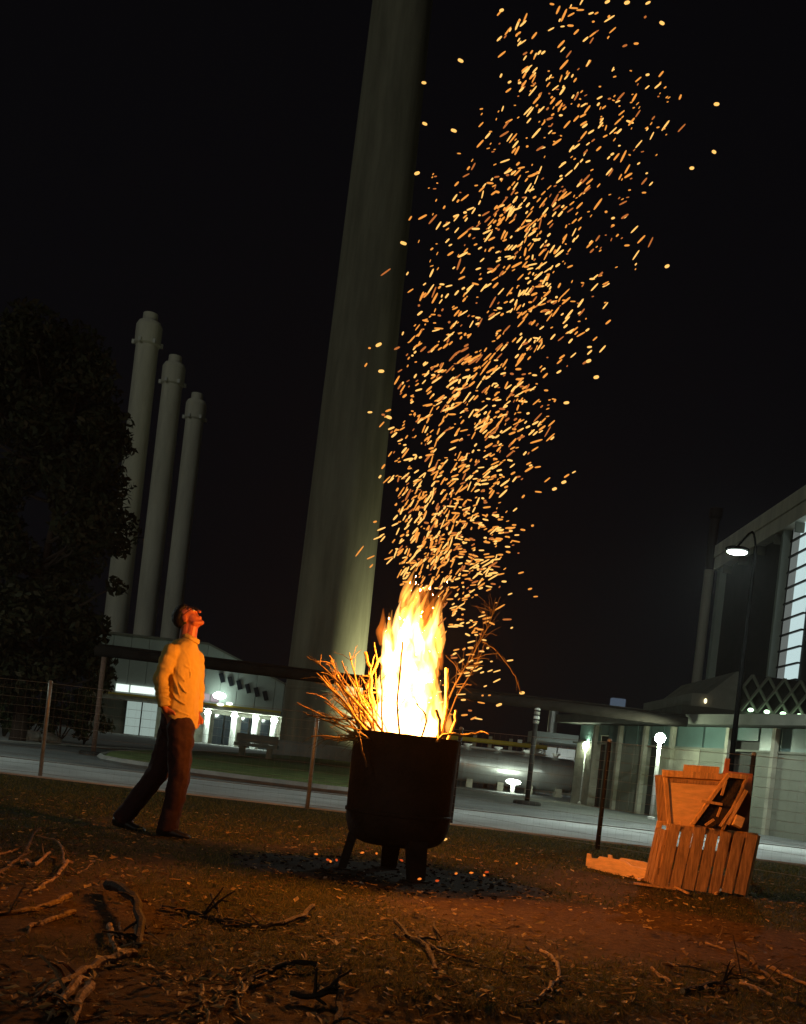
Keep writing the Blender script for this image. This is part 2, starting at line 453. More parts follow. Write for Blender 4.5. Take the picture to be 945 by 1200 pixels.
# ------------------------------------------------------------------ left low hall with lit entrance
lampW = emis('lamp_cool_white', (0.80, 1.0, 0.86), 110)
stripW = emis('lit_window_white', (0.86, 1.0, 0.92), 1.15)
stripP = emis('lit_window_pinkish', (1.0, 0.86, 0.92), 0.42)
paneG = emis('lit_pane_green_grey', (0.62, 0.80, 0.72), 0.42)
def left_hall():
    Y = 90.0
    P = lambda u, v, dy=0: UV(u, v, Y) + Vector((0, dy, 0))
    v0 = -CAM_H * FPX / Y
    base = P(-250, v0)
    e = empty('low_hall', base, 'low grey-green industrial hall with lit entrance behind the person', 'building')
    # upper wall as separate cladding panels
    top = lambda u: 104.3 if u < -241 else 104.3 - (u + 241) * 0.385
    us = [-372, -352, -331, -310, -288, -266, -241, -222, -202, -180, -158, -147]
    for a, b in zip(us[:-1], us[1:]):
        MB().prism([P(a + 0.25, 33), P(b - 0.25, 33), P(b - 0.25, top(b)), P(a + 0.25, top(a))], (0, 14, 0)).build('cladding_panel', M['clad'], e)
    MB().prism([P(-372.5, 103.6, -0.2), P(-241, 103.6, -0.2), P(-146, 67, -0.2), P(-146, 69, -0.2), P(-241, 106, -0.2), P(-372.5, 106, -0.2)], (0, 14.5, 0)).build('roof_edge', M['cladDark'], e)
    MB().prism([P(-147, v0, 0.05), P(-143, v0, 0.05), P(-143, 70, 0.05), P(-147, 70, 0.05)], (0, 3, 0)).build('corner_pilaster', M['palewall'], e)
    # high windows
    for (a, b, m) in [(-343, -328, stripW), (-326, -297, stripW), (-294, -262, stripW), (-259, -246, stripP), (-244, -233, stripP), (-231, -222, stripP)]:
        w = MB().box((P(a, 42) + P(b, 42)) / 2 + Vector((0, -0.06, 0)), ((b - a) * Y / FPX, 0.1, 9 * Y / FPX)); w.build('clerestory_window', m, e)
    for k in range(6):
        u = -221 + k * 10.6; v = 67 - k * 3.0
        rot = Matrix.Rotation(R(-20), 3, 'Y')
        MB().box(P(u, v, -0.06), (5.2 * Y / FPX, 0.14, 11 * Y / FPX), rot).build('stair_window', M['glassDark'], e)
    # canopy
    cn = MB().box((P(-372, 31) + P(-143, 31)) / 2 + Vector((0, -1.6, 0)), (229 * Y / FPX, 3.2, 0.34)).build('canopy', M['palewall'], e)
    MB().box((P(-372, 33.6) + P(-143, 33.6)) / 2 + Vector((0, -3.28, 0)), (229 * Y / FPX, 0.1, 0.16)).build('canopy_edge', M['yellow'], cn)
    # ground floor wall, doors, columns
    def wallbox(a, b, vb, vt, m, nm, dy=0.4, d=0.2):
        z0, z1 = P(a, vb).z, P(a, vt).z
        return MB().box((P(a, 0).x / 2 + P(b, 0).x / 2, Y + dy, (z0 + z1) / 2), ((b - a) * Y / FPX, d, z1 - z0)).build(nm, m, e)
    wallbox(-372, -331, v0, 28.4, M['cladDark'], 'side_wall')
    for a in (-329, -311):
        wallbox(a, a + 17, v0 + 1, 28, paneG, 'lit_door_pane')
    wallbox(-330.5, -329.3, v0, 28.4, M['darkmetal'], 'door_frame', 0.3)
    wallbox(-311.8, -310.6, v0, 28.4, M['darkmetal'], 'door_frame', 0.3)
    wallbox(-293.5, -232, v0, 28.4, M['palewall'], 'rear_wall', 0.5)
    for a, b in ((-225, -214), (-212.5, -204), (-193, -184), (-182, -177), (-170, -160)):
        wallbox(a, b, v0, 24, M['glassDark'], 'dark_door', 0.2)
    wallbox(-231, -147.5, v0, 28.4, M['palewall'], 'entrance_wall', 0.5)
    for u in (-230, -199, -174.5, -153):
        z1 = P(0, 28).z
        c = P(u, 0); 
        col = MB().lathe([(0.24, 0.05), (0.24, z1)], (c.x, Y - 1.1, 0), 16); cl = col.build('column', M['white'], e)
        MB().ell((c.x + 0.1, Y - 1.75, z1 - 0.28), (0.26, 0.26, 0.2), None, 12, 8).build('downlight', lampW, cl)
    MB().ell(P(-219.5, 45.5, -0.9), (0.55, 0.55, 0.3), None, 14, 8).build('wall_lamp', emis('wall_lamp_glow', (0.82, 1, 0.88), 12), e)
    MB().box(P(-219.5, 47.5, -0.45), (0.12, 0.9, 0.1)).build('lamp_bracket', M['darkmetal'], e)
    for u, v in ((-211, 34.5), (-201, 36.5)):
        MB().ell(P(u, v, -3.5), (0.3, 0.2, 0.13), None, 10, 6).build('canopy_light', emis('canopy_glow', (0.86, 1, 0.9), 2.5), cn)
left_hall()

# ------------------------------------------------------------------ right: tall glazed hall
def tall_hall():
    X = 22.5
    base = Vector((X, 68, 0))
    e = empty('tall_hall', base, 'tall dark hall with lit glazing strip and sloping roofline at right edge', 'building')
    MB().prism([(X, 40, 0), (X, 80.4, 0), (X, 80.4, 18.6), (X, 40, 18.6)], (16, 0, 0)).build('wall', mat('dark_hall_wall', (0.035, 0.03, 0.028), 0.8, var=0.3, scale=0.8), e)
    MB().box((X + 7.9, 60.2, 19.0), (17.2, 42, 0.9)).build('roof_edge', M['paleSteel'], e)
    MB().box((X - 0.27, 60.2, 18.0), (0.8, 41.6, 0.9)).build('soffit_beam', M['paleSteel'], e)
    for y in (80.1, 66.6):
        MB().box((X - 0.25, y, 8.8), (0.5, 0.75 if y > 75 else 0.35, 17.5)).build('column', M['clad'], e)
    bright = emis('lit_glass', (0.70, 0.92, 0.92), 0.75); dim = emis('lit_glass_dim', (0.55, 0.62, 0.58), 0.22)
    rows = [4.0 + i * 0.98 for i in range(14)]
    for i, z in enumerate(rows):
        for (y0, y1, m) in ((65.9, 64.75, dim), (64.65, 63.6, bright), (63.55, 62.5, bright)):
            MB().box((X - 0.06, (y0 + y1) / 2, z + 0.49), (0.06, y0 - y1, 0.86)).build('pane', m, e)
        MB().box((X - 0.13, 64.2, z), (0.16, 3.6, 0.1)).build('mullion', M['darkmetal'], e)
    for k in range(10):
        MB().box((X - 0.29, 78.5 - k * 3.6, 17.2), (0.7, 0.16, 0.6)).build('soffit_rib', M['cladDark'], e)
tall_hall()

# ------------------------------------------------------------------ right: flat hall with zigzag lattice parapet
def lattice_hall():
    Y = 40.0
    P = lambda u, v, dy=0: UV(u, v, Y) + Vector((0, dy, 0))
    base = P(400, -CAM_H * FPX / Y)
    e = empty('lattice_hall', base, 'flat hall with zigzag lattice parapet under the tall glazed hall', 'building')
    MB().prism([P(322, -26.6, 0.3), P(520, -26.6, 0.3), P(520, 80, 0.3), P(322, 80, 0.3)], (0, 10, 0)).build('wall', M['cladDark'], e)
    MB().prism([P(318, 79), P(520, 79), P(520, 97), P(318, 97)], (0, 10, 0)).build('fascia', M['roofdark'], e)
    MB().prism([P(328, 97.3), P(328, 112), P(346, 113), P(378, 143), P(386, 143), P(386, 97.3)], (0, 8, 0)).build('end_panel', mat('grey_deck', (0.2, 0.2, 0.17), 0.8, var=0.2, scale=1.5), e)
    MB().prism([P(386, 97.3, 0.35), P(520, 97.3, 0.35), P(520, 141, 0.35), P(386, 142, 0.35)], (0, 7, 0)).build('parapet_back', M['darkmetal'], e)
    step = 19.0
    for row, (v0, v1) in enumerate(((97.6, 112), (112, 126.5), (126.5, 141))):
        for k in range(8):
            u = 388 + k * step
            for sgn in (0, 1):
                a = P(u + (0 if sgn == 0 else step), v0 if (row % 2 == 0) else v1, 0.1); b = P(u + step / 2, v1 if (row % 2 == 0) else v0, 0.1)
                MB().tube([a, b], 0.06, 6).build('lattice_bar', M['cladDark'], e)
    gl = emis('small_green_lamp', (0.62, 1.0, 0.62), 5)
    for k in range(5):
        MB().ell(P(388 + step * (k + 0.5), 99.5, -0.12), (0.11, 0.11, 0.07), None, 10, 6).build('parapet_lamp', gl, e)
    MB().ell(P(344, 104, -0.1), (0.06, 0.06, 0.1), None, 10, 6).build('parapet_lamp', emis('small_warm_lamp', (1.0, 0.85, 0.5), 2), e)
    MB().box(P(474, 73, -0.5), (1.6, 0.12, 0.07)).build('tube_light', emis('tube_light_glow', (0.9, 1, 0.95), 3.2), e)
    for k in range(5):
        MB().box(P(352 + k * 31, 55, 0.2), (26 * Y / FPX, 0.1, 38 * Y / FPX)).build('window', M['glassDark'], e)
lattice_hall()

# ------------------------------------------------------------------ right: low outbuilding receding along the yard
def outbuilding():
    A = G(668, 941); B = G(890, 978)
    A.z = B.z = 0
    d = (B - A).normalized(); nrm = Vector((-d.y, d.x, 0))
    if nrm.x > 0: nrm = -nrm            # toward the yard (left)
    L = (B - A).length * 1.75
    e = empty('outbuilding', A, 'low pale-walled outbuilding with dark eaves along the right of the yard', 'building')
    ang = math.atan2(d.y, d.x); rot = Matrix.Rotation(ang, 3, 'Z')
    def seg(s0, s1, z0, z1, m, nm, off=0.0, th=0.2):
        c = A + d * (s0 + s1) / 2 - nrm * (th / 2 - off); c.z = (z0 + z1) / 2
        return MB().box(c, (s1 - s0, th, z1 - z0), rot).build(nm, m, e)
    def s_of(px, py):
        u, v = uv(px, py); k = u / FPX
        # A.x + d.x s = k (A.y + d.y s)
        return (k * A.y - A.x) / (d.x - k * d.y)
    edges = [0, s_of(693, 930), s_of(703, 930), s_of(722, 930), s_of(738, 930), s_of(752, 930), s_of(768, 930), s_of(784, 930), s_of(815, 930), s_of(850, 930), s_of(880, 930), s_of(905, 930), L]
    kinds = ['w', 'd', 'p', 'p', 'p', 'd', 'w', 'w', 'p', 'd', 'p', 'p']
    for a, b, k in zip(edges[:-1], edges[1:], kinds):
        if k == 'd':
            seg(a, b, 0.0, 2.1, M['darkmetal'], 'door', -0.15)
            dh = A + d * (a + 0.25) + nrm * 0.0; 
        else: seg(a + 0.02, b - 0.02, 0.0, 1.85, M['palewall'] if k == 'w' else M['cladDark'], 'wall_panel')
        seg(a + 0.04, b - 0.04, 1.9 if k != 'd' else 2.12, 2.42, M['teal'], 'clerestory', -0.06, 0.08)
    seg(-0.2, L, 1.85, 1.9, M['cladDark'], 'sill_rail', 0.03, 0.1)
    c = A + d * (L / 2 - 0.3) - nrm * 2.35; c.z = 2.56
    MB().box(c, (L + 0.8, 5.6, 0.24), rot).build('roof', M['roofdark'], e)
    c = A + d * 0.1 - nrm * 2.4; c.z = 1.2
    MB().box(c, (0.2, 4.4, 2.38), rot).build('end_wall', M['palewall'], e)
    for s in edges[1:-1:2]:
        c = A + d * s + nrm * 0.07; c.z = 1.2
        MB().box(c, (0.12, 0.12, 2.4), rot).build('post', M['palewall'], e)
    return A, d, nrm
OA, OD, ON = outbuilding()

# ------------------------------------------------------------------ far right thin chimney
def far_chimney():
    Y = 150
    t = W(829.5, 668, Y); b = W(817, 812, Y)
    base = Vector(((t.x + b.x) / 2, Y, 0)); r = 5.6 * Y / FPX
    tt = W(835, 596, Y)
    e = empty('thin_chimney', base, 'thin far chimney with dark upper section left of the tall hall', 'chimney')
    MB().lathe([(r * 1.05, 0), (r, t.z)], base, 20).build('shaft', M['paleSteel'], e, smooth=True)
    dk = mat('dark_chimney_paint', (0.05, 0.035, 0.035), 0.8, var=0.2, scale=0.5)
    MB().lathe([(r * 0.98, t.z), (r * 0.95, tt.z - 1.5), (r * 1.35, tt.z - 1.2), (r * 1.35, tt.z), (r * 1.2, tt.z + 0.1)], base, 20).build('upper_section', dk, e)
far_chimney()
# far lit sign box on the skyline
sg = W(724, 825, 60)
e = empty('roof_cabin', (sg.x, 60, 0), 'small faint blue lit cabin on a mast above the yard roofs', 'cabin')
MB().box(sg, (0.75, 0.6, 0.6)).build('cabin_box', emis('faint_blue_glow', (0.45, 0.62, 0.85), 0.12), e)
MB().tube([(sg.x, 60, 0), (sg.x, 60, sg.z - 0.3)], 0.06, 8).build('mast', M['darkmetal'], e)

# ------------------------------------------------------------------ tank and process skid
def skid():
    Y = 38.0; k = Y / FPX
    P = lambda u, v, dy=0: UV(u, v, Y) + Vector((0, dy, 0))
    c = P(58, -2.6); c2 = P(206, -2.6); z = 0.80; r = 0.6
    e = empty('storage_tank', (P(130, 0).x, Y, 0), 'long horizontal steel tank on short saddles beyond the road', 'tank')
    pts = []; rad = []
    for i in range(7):
        w = i / 6 * math.pi / 2; pts.append((c.x + 0.28 * (1 - math.sin(w)), Y, z)); rad.append(max(0.01, r * math.sin(w)) if i else 0.01)
    pts = []; rad = []
    for i in range(7):
        w = i / 6 * math.pi / 2; pts.append((c.x + 0.3 - 0.3 * math.cos(w), Y, z)); rad.append(max(0.01, r * math.sin(w)))
    for i in range(1, 7): pts.append((c.x + 0.3 + (c2.x - c.x - 0.6) * i / 6, Y, z)); rad.append(r)
    for i in range(1, 7):
        w = i / 6 * math.pi / 2; pts.append((c2.x - 0.3 + 0.3 * math.sin(w), Y, z)); rad.append(max(0.01, r * math.cos(w)))
    MB().tube(pts, rad, 40).build('shell', M['tank'], e, smooth=True)
    for u in (80, 116, 150, 184):
        MB().box((P(u, 0).x, Y - 0.1, 0.17), (0.22, 0.7, 0.30)).build('saddle', M['palewall'], e)
        MB().lathe([(0.1, 1.38), (0.1, 1.5), (0.16, 1.5), (0.16, 1.56), (0.01, 1.56)], (P(u - 6, 0).x, Y, 0), 16).build('nozzle', M['white'], e)
    for u in (72, 110, 160): 
        MB().lathe([(r + 0.006, -0.04), (r + 0.02, -0.04), (r + 0.02, 0.04), (r + 0.006, 0.04)], (0, 0, 0), 40).build('hoop', M['tank'], e)
        h = [o for o in e.children if o.name.startswith('hoop')][-1]
        h.data.transform(Matrix.Translation(Vector((P(u, 0).x, Y, z)) - Vector(e['_o'])) @ Matrix.Rotation(R(90), 4, 'Y') @ Matrix.Translation(Vector(e['_o'])))
    # bollard lamp at the tank's foot
    lp = P(126, -21, -1.7); lp.z = 0.40
    e2 = empty('bollard_lamp', (lp.x, lp.y, 0.02), 'squat glowing bollard lamp at the foot of the steel tank', 'lamp')
    MB().lathe([(0.07, 0.02), (0.07, lp.z - 0.08)], (lp.x, lp.y, 0), 14).build('stem', M['white'], e2)
    MB().ell(lp, (0.26, 0.26, 0.09), None, 16, 8).build('lamp_head', emis('bollard_glow', (0.86, 1.0, 0.82), 45), e2)
    # yellow pipe rail on stanchions
    e3 = empty('pipe_rack', (P(110, 0).x, Y + 1.2, 0), 'yellow pipe carried on pale stanchions above the steel tank', 'pipe rack')
    a = P(50, 29, 1.2); b = P(172, 29.5, 1.2)
    MB().tube([a, b], 0.085, 14).build('yellow_pipe', M['yellow'], e3, smooth=True)
    MB().tube([a - Vector((0, 0, 0.28)), b - Vector((0, 0, 0.28))], 0.045, 10).build('lower_pipe', M['white'], e3, smooth=True)
    for u in (58, 84, 103, 128, 160):
        q = P(u, 29, 1.32); MB().box((q.x, q.y, (q.z + 0.2) / 2), (0.13, 0.1, q.z + 0.2)).build('stanchion', M['palewall'], e3)
    q = P(138, 33.5, 1.1); MB().box(q, (0.16, 0.12, 0.12)).build('rail_box', M['white'], e3)
    # machine housing
    Y2 = 43.0; P2 = lambda u, v, dy=0: UV(u, v, Y2) + Vector((0, dy, 0)); k2 = Y2 / FPX
    e4 = empty('machine_housing', (P2(178, 0).x, Y2, 0), 'stacked grey machine housing with short flue behind the steel tank', 'machine')
    def bx(u0, u1, v0, v1, m, nm, d=1.6, dy=0):
        cc = (P2(u0, v0) + P2(u1, v1)) / 2; return MB().box((cc.x, Y2 + dy + d / 2, cc.z), ((u1 - u0) * k2, d, (v1 - v0) * k2)).build(nm, m, e4)
    bx(150, 210, -24.5, 12, M['cladDark'], 'base_frame')
    bx(158, 178, 12.3, 30, M['white'], 'panel', 1.5); bx(179.5, 200, 12.3, 30, M['white'], 'panel', 1.5, -0.02)
    bx(145, 204, 30.4, 33.5, M['darkmetal'], 'shelf', 1.8, -0.1)
    bx(148, 202, 33.8, 47, M['clad'], 'top_unit', 1.6)
    c = P2(173, 47, 0.8); t = P2(173, 75, 0.8)
    MB().lathe([(0.19, c.z), (0.19, t.z), (0.24, t.z), (0.24, t.z + 0.08)], (c.x, c.y, 0), 18).build('flue', M['tank'], e4, smooth=False)
    for i in range(7):
        a = P2(133 + i * 4.5, 14 + (i % 3) * 4, -0.3); b = P2(138 + i * 4, 25 - (i % 2) * 5, -0.2)
        MB().tube(wobble([a, (a + b) / 2 + Vector((0.1, 0, 0.1)), b], 3), 0.05, 8).build('hose', M['galv'], e4)
    lp = P2(186, 14, -0.9)
    MB().ell(lp, (0.14, 0.14, 0.1), None, 12, 8).build('work_light', emis('work_light_glow', (0.85, 1, 0.95), 26), e4)
    MB().tube([lp + Vector((0, 0.1, 0)), (lp.x, Y2 + 0.05, lp.z)], 0.03, 8).build('light_bracket', M['darkmetal'], e4)
skid()

# ------------------------------------------------------------------ overhead pipe on posts
def overhead():
    Y = 26.0
    a = Vector((UV(uv(98, 886)[0], 0, Y).x, Y, 2.56)); b = Vector((UV(326, 0, Y).x, Y, 2.46))
    e = empty('overhead_pipe', ((a.x + b.x) / 2, Y, 0), 'dark overhead pipe crossing the yard on slim posts', 'pipe')
    MB().tube([a, b], 0.125, 16).build('pipe', M['pipe'], e, smooth=True)
    MB().tube([a + Vector((0, 0.2, 0.16)), b + Vector((0, 0.2, 0.16))], 0.035, 10).build('conduit', M['pipe'], e, smooth=True)
    for px, py in ((109, 886), (617, 946), (470, 925)):
        g = G(px, py); x = UV(uv(px, py)[0], 0, Y).x
        sp = MB().tube([(x, Y, 0.02), (x, Y, 2.42)], 0.062, 12).build('support_post', M['rustpost'] if px < 200 else M['darkmetal'], e, smooth=True)
        MB().lathe([(0.01, 0.09), (0.3, 0.09), (0.34, 0.06), (0.34, 0.0)], (x, Y, 0.02), 20).build('base_plate', M['darkmetal'], sp)
        if px == 617:
            for k in range(4):
                MB().lathe([(0.064, 0), (0.075, 0.01), (0.075, 0.07), (0.064, 0.08)], (x, Y, 2.0 + k * 0.11), 14).build('reflector_band', M['white'] if k % 2 else M['galv'], sp)
overhead()

# ------------------------------------------------------------------ lamps on the right
globe = emis('globe_lamp_glow', (0.82, 1.0, 0.70), 230)
def post_lamp(px, base_py, lamp_py, label, r=0.095):
    g = G(px, base_py); Y = g.y
    z = CAM_H + uv(px + (base_py - lamp_py) * 0.114, lamp_py)[1] * Y / FPX
    e = empty('post_lamp', (g.x, Y, 0.02), label, 'lamp', 'white post lamps along the outbuilding')
    MB().tube([(g.x, Y, 0.02), (g.x, Y, z - 0.1)], [0.055, 0.045], 14).build('post', M['white'], e, smooth=True)
    MB().lathe([(0.1, 0.0), (0.1, 0.05), (0.06, 0.07)], (g.x, Y, 0.02), 16).build('base', M['white'], e)
    MB().ell((g.x, Y, z), (r, r, r), None, 18, 12).build('globe', globe, e, smooth=True)  # globe enlarged to stand in for the lamp's glare
    MB().lathe([(0.05, -0.03), (0.06, 0), (0.045, 0.03)], (g.x, Y, z - 0.12), 14).build('collar', M['galv'], e)
post_lamp(763, 961, 865, 'white post lamp with bright glare-enlarged globe nearest the wooden crates', 0.125)
post_lamp(680.5, 943, 874, 'white post lamp with bright glare-enlarged globe at the far end of the outbuilding', 0.13)

def street_lamp():
    Y = 20.0
    h = W(864, 647, Y); YP = 22.4; p0 = W(870.5, 776, YP)
    x = p0.x; ht = W(885, 640, YP).z
    e = empty('street_lamp', (x, YP, 0.02), 'slim dark street lamp with oval lit head above the crates', 'street lamp', 'street lamps along the footway')
    MB().tube([(x, YP, 0.02), (x, YP, ht)], [0.065, 0.036], 14).build('pole', M['blackpaint'], e, smooth=True)
    MB().tube(wobble([(x, YP, ht - 0.02), (x * .7 + h.x * .3, YP - .7, ht + .12), (h.x, Y + .1, h.z + 0.09)], 4), 0.022, 10).build('arm', M['blackpaint'], e, smooth=True)
    hs = MB().ell(h + Vector((0, 0, 0.055)), (0.23, 0.16, 0.06), None, 18, 8).build('housing', M['blackpaint'], e, smooth=True)
    ln = MB().ell(h, (0.18, 0.14, 0.042), None, 24, 12); ln.v = [(v[0], v[1], min(v[2], h.z + 0.004)) for v in ln.v]
    ln.build('lens', emis('street_lamp_glow', (0.84, 1.0, 0.92), 1500), hs, smooth=True)
    copy_tree(e, (-12.4, 21.0, 0.02), 'slim dark street lamp assumed beyond the left picture edge, added unseen to light the footway')  # unseen second lamp, assumed from the lit footway and added to brighten it
street_lamp()

# floodlight added to wash the great chimney (assumed fixture, unseen behind the barrel)
def assumed_floodlight():
    b = Vector((CH.x + 6.3, CH.y - 1.6, 0.14))
    e = empty('assumed_floodlight', b, 'assumed flood lamp on a short stand washing the big chimney, added unseen behind the barrel', 'assumed_floodlight')
    head = b + Vector((0, 0, 0.9)); aim = Vector((CH.x + 0.3, CH.y, 8.0)) - head
    rot = aim.to_track_quat('Z', 'Y').to_matrix()
    MB().tube([b, b + Vector((0, 0, 0.75))], 0.05, 10).build('stand', M['darkmetal'], e)
    MB().box(head - aim.normalized() * 0.1, (0.5, 0.4, 0.16), rot).build('housing', M['darkmetal'], e)
    MB().box(head, (0.44, 0.34, 0.02), rot).build('lens', emis('assumed_floodlight_lens', (0.88, 1.0, 0.66), 8, False), e)
    l = bpy.data.lights.new('assumed_floodlight_beam', 'SPOT'); l.energy = 5200; l.color = (0.98, 1.0, 0.56); l.spot_size = R(105); l.spot_blend = 1.0; l.shadow_soft_size = 0.25
    o = bpy.data.objects.new('assumed_floodlight_beam', l); COL.objects.link(o); o.parent = e
    o.location = head + aim.normalized() * 0.06 - b; o.rotation_euler = aim.to_track_quat('-Z', 'Y').to_euler()
assumed_floodlight()

# ------------------------------------------------------------------ bench on the verge
def bench():
    Y = 43.0; c = UV(uv(300, 880)[0], 0, Y)
    e = empty('concrete_bench', (c.x, Y, 0.14), 'low grey concrete bench on the grass left of the big chimney', 'bench')
    MB().box((c.x, Y, 0.60), (1.75, 0.6, 0.14)).build('seat', M['concrete'], e)
    MB().box((c.x - 0.02, Y + 0.26, 0.86), (1.7, 0.09, 0.36)).build('backrest', M['concrete'], e)
    for dx in (-0.55, 0.55): MB().box((c.x + dx, Y, 0.33), (0.2, 0.45, 0.39)).build('leg', M['palewall'], e)
bench()

# ------------------------------------------------------------------ vegetation on the left
def leaves(centers, n, size, spread, m, name, parent, zs=0.8):
    """many small leaf quads in clumps"""
    c = np.array([[p[0], p[1], p[2]] for p in centers]); rad = np.array([p[3] for p in centers])
    w = rad ** 2; idx = rng.choice(len(c), n, p=w / w.sum())
    d = rng.normal(size=(n, 3)); d /= np.linalg.norm(d, axis=1)[:, None]
    rr = rad[idx] * rng.random(n) ** 0.45
    p = c[idx] + d * rr[:, None] * np.array([1, 1, zs])
    a = rng.normal(size=(n, 3)); a /= np.linalg.norm(a, axis=1)[:, None]
    b = rng.normal(size=(n, 3)); b -= a * (a * b).sum(1)[:, None]; b /= np.linalg.norm(b, axis=1)[:, None]
    s = size * rng.uniform(0.6, 1.3, n)[:, None]
    v = np.stack([p - a * s, p + b * s * 0.45, p + a * s, p - b * s * 0.45], 1).reshape(-1, 3)
    o = np.array(parent['_o']); v = v - o
    me = bpy.data.meshes.new(name); me.from_pydata(v.tolist(), [], np.arange(4 * n).reshape(-1, 4).tolist()); me.materials.append(m)
    ob = bpy.data.objects.new(name, me); COL.objects.link(ob); ob.parent = parent; return ob
leafTree = island_mat('tree_leaves', [(0.014, 0.017, 0.005), (0.026, 0.026, 0.009), (0.045, 0.032, 0.014)], 0.7)
leafBush = island_mat('bush_leaves', [(0.030, 0.045, 0.018), (0.06, 0.075, 0.03), (0.09, 0.09, 0.05)], 0.7)
def tree():
    Y = 30.0; k = Y / FPX
    b = Vector((UV(uv(20, 868)[0], 0, Y).x, Y, 0.0))
    e = empty('broadleaf_tree', b, 'large dark broadleaf tree at the left edge in front of the chimneys', 'tree')
    t = MB()
    top = b + Vector((0.4, 0, 9.0))
    t.tube(wobble([b, b + Vector((0.1, 0, 2.5)), b + Vector((0.2, 0.2, 5.5)), top], 5, 0.03), [0.24, 0.22, 0.2, 0.19, 0.18, 0.17, 0.16, 0.15, 0.14, 0.12, 0.1, 0.08, 0.06, 0.05, 0.04, 0.03], 10, 0.06)
    cl = []
    for i in range(80):
        px = random.uniform(-120, 150); py = random.uniform(395, 800)
        lim = 40 + 100 * math.sin(math.pi * min(1, max(0.06, (py - 370) / 470)) ** 0.75)
        if px > lim: px = lim * random.uniform(0.5, 1)
        q = UV(*uv(px, py), Y) + Vector((0, random.uniform(-1.6, 1.6), 0))
        cl.append((q.x, q.y, q.z, random.uniform(0.55, 1.15)))
    for px, py, r in ((130, 500, 0.7), (122, 530, 0.8), (140, 690, .35), (136, 640, .4), (100, 455, .6), (60, 420, .6), (20, 395, .6), (145, 525, 0.45), (118, 600, 0.7), (112, 770, .5), (60, 775, 0.8), (10, 770, 0.9), (122, 790, 0.35), (35, 800, 0.5)):
        q = UV(*uv(px, py), Y); cl.append((q.x, q.y + random.uniform(-.5, .5), q.z, r))
    for c in cl[::2]:
        z = max(1.6, min(8, c[2] - 1.0)); s = b + Vector((0.3 * z / 9, 0.1, z))
        q = Vector(c[:3]); t.tube(wobble([s, (s + q) / 2 + Vector((0, 0, -0.15)), q], 4, 0.03), [0.06, 0.01], 6)
    t.build('trunk', M['barkdark'], e)
    leaves(cl, 46000, 0.12, 1, leafTree, 'crown', e)
tree()
def bush(px, py, Y, w, h, label, n=1400):
    b = Vector((UV(uv(px, py)[0], 0, Y).x, Y, 0.05))
    e = empty('shrub', b, label, 'shrub', 'shrubs beyond the fence')
    cl = [(b.x + random.uniform(-w, w) * 0.7, b.y + random.uniform(-0.5, 0.5), b.z + random.uniform(0.15, 0.9) * h, random.uniform(0.3, 0.5) * min(w, h)) for _ in range(9)]
    t = MB()
    for c in cl[:6]: t.tube(wobble([b, (b.x * 0.5 + c[0] * 0.5, b.y, b.z + (c[2] - b.z) * 0.6), c[:3]], 3, 0.02), [0.03, 0.008], 5)
    t.build('stems', M['barkdark'], e)
    leaves(cl, n, 0.085, 1, leafBush, 'foliage', e)
for a in ((4, 865, 33, 0.9, 1.7, 'wide dark shrub at the left picture edge beyond the fence'), (36, 867, 34, 0.9, 1.2, 'low shrub behind the leftmost fence post, near pale stones'),
          (70, 870, 33, 0.8, 1.9, 'upright shrub between the leftmost fence post and the rusty pipe post'), (98, 873, 34.5, 0.8, 2.2, 'tall dark shrub beside the rusty pipe post')):
    bush(*a)
for i, (px, py, s, lb) in enumerate(((28, 862, .16, 'pale rounded stone under the left shrubs, leftmost of the row'), (37, 861, .22, 'larger pale stone under the left shrubs'), (48, 864, .17, 'pale stone just left of the leftmost fence post'), (58, 862, .2, 'pale stone just right of the leftmost fence post'), (66, 867, .15, 'small pale stone nearest the forecourt kerb'))):
    p = G(px, py); p.y = 31.4 + 0.15 * i; p.x = UV(uv(px, py)[0], 0, p.y).x
    m = MB().ell((p.x, p.y, 0.06 + s * 0.5), (s * 1.4, s, s * 0.9), Matrix.Rotation(random.random() * 3, 3, 'Z'), 10, 6)
    m.v = [tuple(Vector(v) + Vector([0.05 * noise.noise((v[0] * 6 + k * 9, v[1] * 6, v[2] * 6)) for k in range(3)])) for v in m.v]
    tag(m.build('stone', M['stone'], origin=(p.x, p.y, 0.05)), lb, 'stone', 'pale stones under the shrubs')

